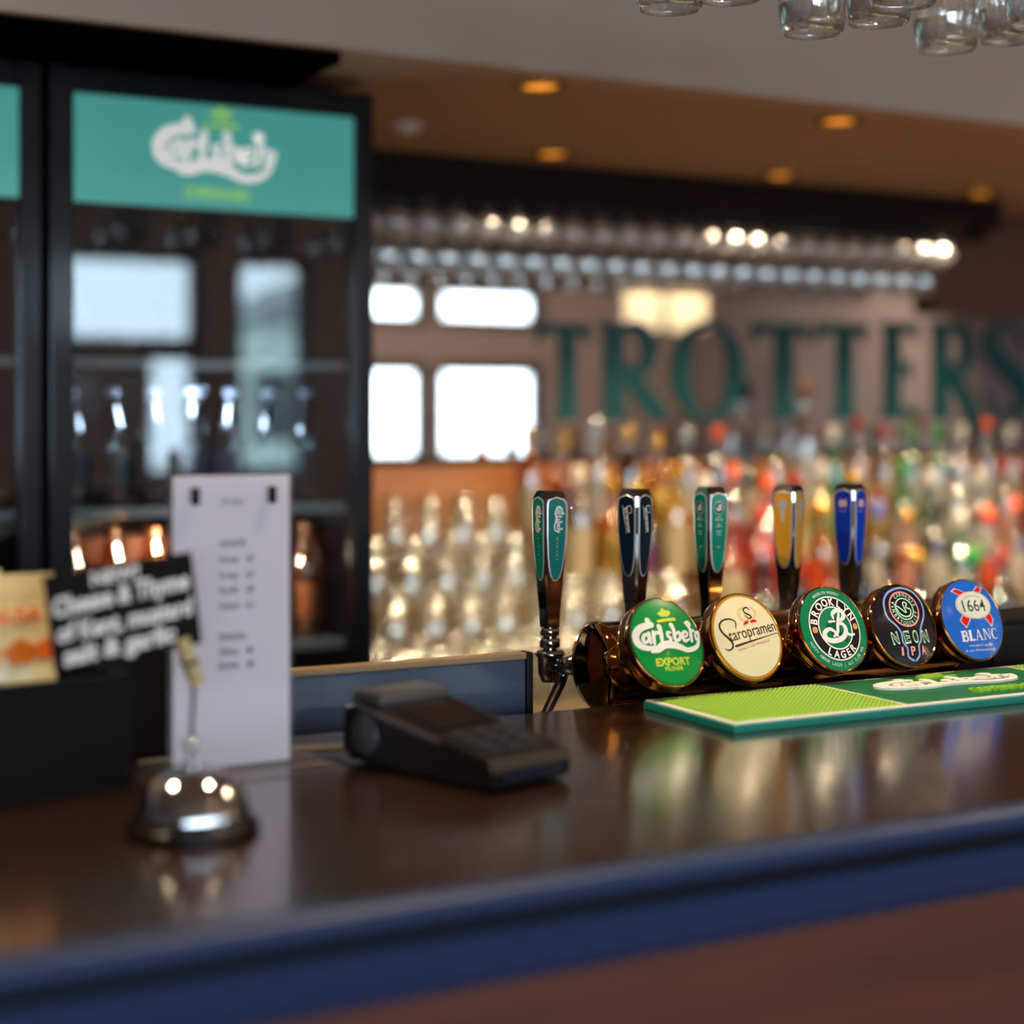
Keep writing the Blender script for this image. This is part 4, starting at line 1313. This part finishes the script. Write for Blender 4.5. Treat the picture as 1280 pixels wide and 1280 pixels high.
# ------------------------------------------------------------------ card terminal
t = thing('card_terminal', 'black handheld card payment terminal lying on the bar', 'card terminal', (0.628, 1.237, BAR), math.radians(16))
side = [(-0.088, 0.004), (-0.089, 0.016), (-0.083, 0.025), (-0.02, 0.036), (0.045, 0.050), (0.070, 0.055), (0.088, 0.046), (0.090, 0.012), (0.080, 0.002), (-0.080, 0.001)]
secs = []
for x, k in ((-0.043, 0.90), (-0.040, 0.97), (-0.034, 1.0), (0.034, 1.0), (0.040, 0.97), (0.043, 0.90)):
    secs.append([(x, y * (0.98 + 0.02 * k), 0.024 + (z - 0.024) * k) for y, z in side])
MB().loft(secs, smooth=False).build('body', mat('black_plastic', (13, 12, 13), 0.4, spec=0.25), t)
Mt = T(0, 0, 0)


def on_top(y):
    for (y0, z0), (y1, z1) in zip(side[2:6], side[3:6]):
        if y0 <= y <= y1:
            return z0 + (z1 - z0) * (y - y0) / (y1 - y0)
    return 0.055


MB().loft([[(x, y, on_top(y) - 0.001), (x, y, on_top(y) + 0.0012), (x, y2, on_top(y2) + 0.0012), (x, y2, on_top(y2) - 0.001)] for x in (-0.032, 0.032) for (y, y2) in ((-0.015, 0.042),)]).build('screen', mat('terminal_screen', (8, 9, 12), 0.2, spec=0.2), t)
MB().box(-0.038, 0.038, 0.048, 0.086, 0.046, 0.060, 0.005).build('paper_cover', mat('grey_plastic', (74, 70, 74), 0.4), t)
M_KEY = mat('key_plastic', (44, 44, 48), 0.4)
key = MB().box(-0.0085, 0.0085, -0.0045, 0.0045, 0, 0.003, 0.001).mesh('key', M_KEY)
for r in range(4):
    for c in range(3):
        y = -0.028 - r * 0.0135
        link('key', key, t, (-0.022 + c * 0.022, y, on_top(y) - 0.0008))
for sx in (-1, 1):
    MB().loft([[(sx * 0.0432, -0.03, 0.030), (sx * 0.0442, -0.03, 0.030), (sx * 0.0442, -0.03, 0.0335), (sx * 0.0432, -0.03, 0.0335)], [(sx * 0.0410, 0.072, 0.046), (sx * 0.0440, 0.072, 0.046), (sx * 0.0440, 0.072, 0.0515), (sx * 0.0410, 0.072, 0.0515)]]).build('side_trim', MATS['grey_plastic'], t)
MB().lathe([(0.0, -0.0455), (0.015, -0.0455), (0.017, -0.043), (0.017, -0.035)], 20, M=T(0, 0.062, 0.026) @ R('Y', 90)).build('roll_hub', MATS['grey_plastic'], t)
MB().box(-0.032, 0.032, -0.0915, -0.0885, 0.008, 0.014, 0.001).build('card_slot', mat('blue_gloss_plastic', (18, 26, 52), 0.12), t)
MB().tube([(-0.02, 0.086, 0.012), (-0.03, 0.115, 0.006), (-0.05, 0.145, 0.0035), (-0.10, 0.165, 0.0035), (-0.18, 0.185, 0.0035)], 0.003, 8).build('cable', mat('grey_cable', (96, 84, 74), 0.5), t)

# ------------------------------------------------------------------ service bell
t = thing('service_bell', 'chrome dome reception bell on black base, near bar edge', 'bell', (0.376, 1.140, BAR))
MB().lathe([(0, 0), (0.045, 0), (0.0462, 0.003), (0.045, 0.0075), (0.040, 0.0095), (0.012, 0.011), (0.010, 0.014), (0, 0.014)], 36).build('base', mat('black_enamel', (8, 8, 9), 0.25, spec=0.3), t)
MB().lathe([(0.0385, 0.0105), (0.0396, 0.011), (0.0393, 0.0145), (0.0366, 0.024), (0.0305, 0.034), (0.0208, 0.0415), (0.010, 0.0452), (0.0, 0.046)], 40).build('dome', M_CHROME, t)
MB().lathe([(0.0045, 0.045), (0.0045, 0.049), (0.003, 0.050), (0.003, 0.057), (0.0062, 0.0585), (0.0062, 0.062), (0.003, 0.064), (0, 0.064)], 18).build('plunger', M_CHROME, t)

# ------------------------------------------------------------------ snack box, packet, chalk sign
t = thing('snack_box', 'matt black open box at the left end holding a snack packet', 'box', (0.318, 1.352, BAR), math.radians(9))
bx = MB()
for b in ((-0.16, 0.052, -0.062, -0.056), (-0.16, 0.052, 0.056, 0.062), (-0.16, -0.154, -0.056, 0.056), (0.046, 0.052, -0.056, 0.056)):
    bx.box(b[0], b[1], b[2], b[3], 0, 0.088, 0.001)
bx.box(-0.154, 0.046, -0.056, 0.056, 0, 0.004)
bx.build('box_shell', mat('matt_black_board', (14, 13, 16), 0.8, spec=0.15), t)
t = thing('condiment_box', 'plain black upright box standing just left of the menu', 'box', (0.415, 1.415, BAR))
MB().box(-0.055, 0.030, -0.012, 0.060, 0, 0.095, 0.003).build('case', M_DARK, t)
MB().box(-0.052, 0.027, -0.009, 0.057, 0.095, 0.101, 0.002).build('lid', M_DARK, t)


def packet(loc, rot, label, lean):
    t = thing('snack_packet', label, 'packet', loc, rot)
    t.rotation_euler = (lean, 0, rot)
    nx, nz, w, h = 8, 12, 0.078, 0.162
    mb = MB()
    for s in (-1, 1):
        vs = []
        for j in range(nz + 1):
            for i in range(nx + 1):
                u, v = i / nx, j / nz
                puff = 0.017 * (math.sin(PI * u) * math.sin(PI * min(1, max(0, (v - 0.06) / 0.88)))) ** 0.6 + 0.0006
                vs.append(((u - 0.5) * w + 0.0012 * math.sin(v * 37 + s), s * (puff + 0.0012 * math.sin(u * 19 + v * 23) * math.sin(PI * v)), v * h))
        mb.add(vs, [(j * (nx + 1) + i, j * (nx + 1) + i + 1, (j + 1) * (nx + 1) + i + 1, (j + 1) * (nx + 1) + i) for j in range(nz) for i in range(nx)], True)
    mb.build('bag', mat('packet_foil', (232, 206, 150), 0.35, coat=0.3), t)
    a = Art()
    a.text('SALSA', (-0.028, 0.126), (0.026, 0.126), 0.011, (230, 112, 50), bold=0.03)
    a.text('TORTILLA', (-0.026, 0.144), (0.022, 0.144), 0.006, (176, 160, 130))
    for cx, cz, r, c in ((-0.018, 0.101, 0.013, (236, 160, 60)), (0.006, 0.103, 0.014, (220, 110, 14)), (0.027, 0.104, 0.011, (244, 112, 24))):
        a.poly([(cx + r * math.cos(g), cz + r * 0.8 * math.sin(g)) for g in (0.3, 1.6, 2.9, 4.0, 5.3)], c, 1)

    def on_bag(x, z, o):
        u, v = x / w + 0.5, z / h
        puff = 0.017 * (math.sin(PI * u) * math.sin(PI * min(1, max(0, (v - 0.06) / 0.88)))) ** 0.6 + 0.0006
        return (x, -(puff + 0.0012) - 0.0012 - o, z)
    a.build('packet_print', on_bag, t, 0.4, 0.2)


packet((0.290, 1.318, BAR + 0.0045), math.radians(6), 'beige snack packet with orange print standing foremost in the black box', math.radians(-4))
packet((0.262, 1.372, BAR + 0.0045), math.radians(10), 'beige snack packet standing hidden behind another in the black box', math.radians(-3))

t = thing('card_holder', 'small wire holder whose wooden peg grips the chalk sign', 'card holder', (0.4135, 1.254, BAR))
MB().lathe([(0, 0), (0.017, 0), (0.017, 0.004), (0.004, 0.006), (0, 0.006)], 20).build('foot', M_DARK, t)
MB().tube([(0, 0, 0.005), (-0.001, 0, 0.05), (0.0, -0.003, 0.09)], 0.0018, 8).build('stem', M_STEEL, t)
M_PEG = mat('pale_peg_wood', (206, 178, 124), 0.6)
Mp = T(-0.002, -0.0045, 0.095) @ R('Y', -20)
for s in (-1, 1):
    MB().box(-0.0045, 0.0045, s * 0.0042 - 0.0028, s * 0.0042 + 0.0028, -0.012, 0.026, 0.001, M=Mp).build('peg_half', M_PEG, t)
MB().box(-0.0055, 0.0055, -0.0080, 0.0080, 0.005, 0.0085, 0.0006, M=Mp).build('spring', M_STEEL, t)
Mc = T(0.359, 1.2495, 1.243) @ R('Y', -7)
t = thing('chalk_sign', 'small blackboard sign with white handwriting, tilted before the black box', 'sign', M=Mc)
MB().box(-0.056, 0.056, -0.0012, 0.0012, -0.035, 0.035, 0.0005).build('board', mat('blackboard', (22, 21, 21), 0.8, spec=0.15, noise=(60, 0.2)), t)
a = Art()
CH = (250, 244, 240)
a.text('NEW!', (-0.022, 0.0225), (0.014, 0.0235), 0.0090, CH, bold=0.045, shear=0.1)
a.text('Cheese & Thyme', (-0.053, 0.0045), (0.051, 0.0085), 0.0130, CH, bold=0.045, shear=0.15)
a.text('of Kent, mustard', (-0.052, -0.0145), (0.051, -0.0115), 0.0125, CH, bold=0.045, shear=0.15)
a.text('salt & garlic', (-0.049, -0.0320), (0.036, -0.0290), 0.0125, CH, bold=0.045, shear=0.15)
a.build('chalk_writing', lambda u, v, o: (u, -0.0013 - o, v), t, 0.9, 0)
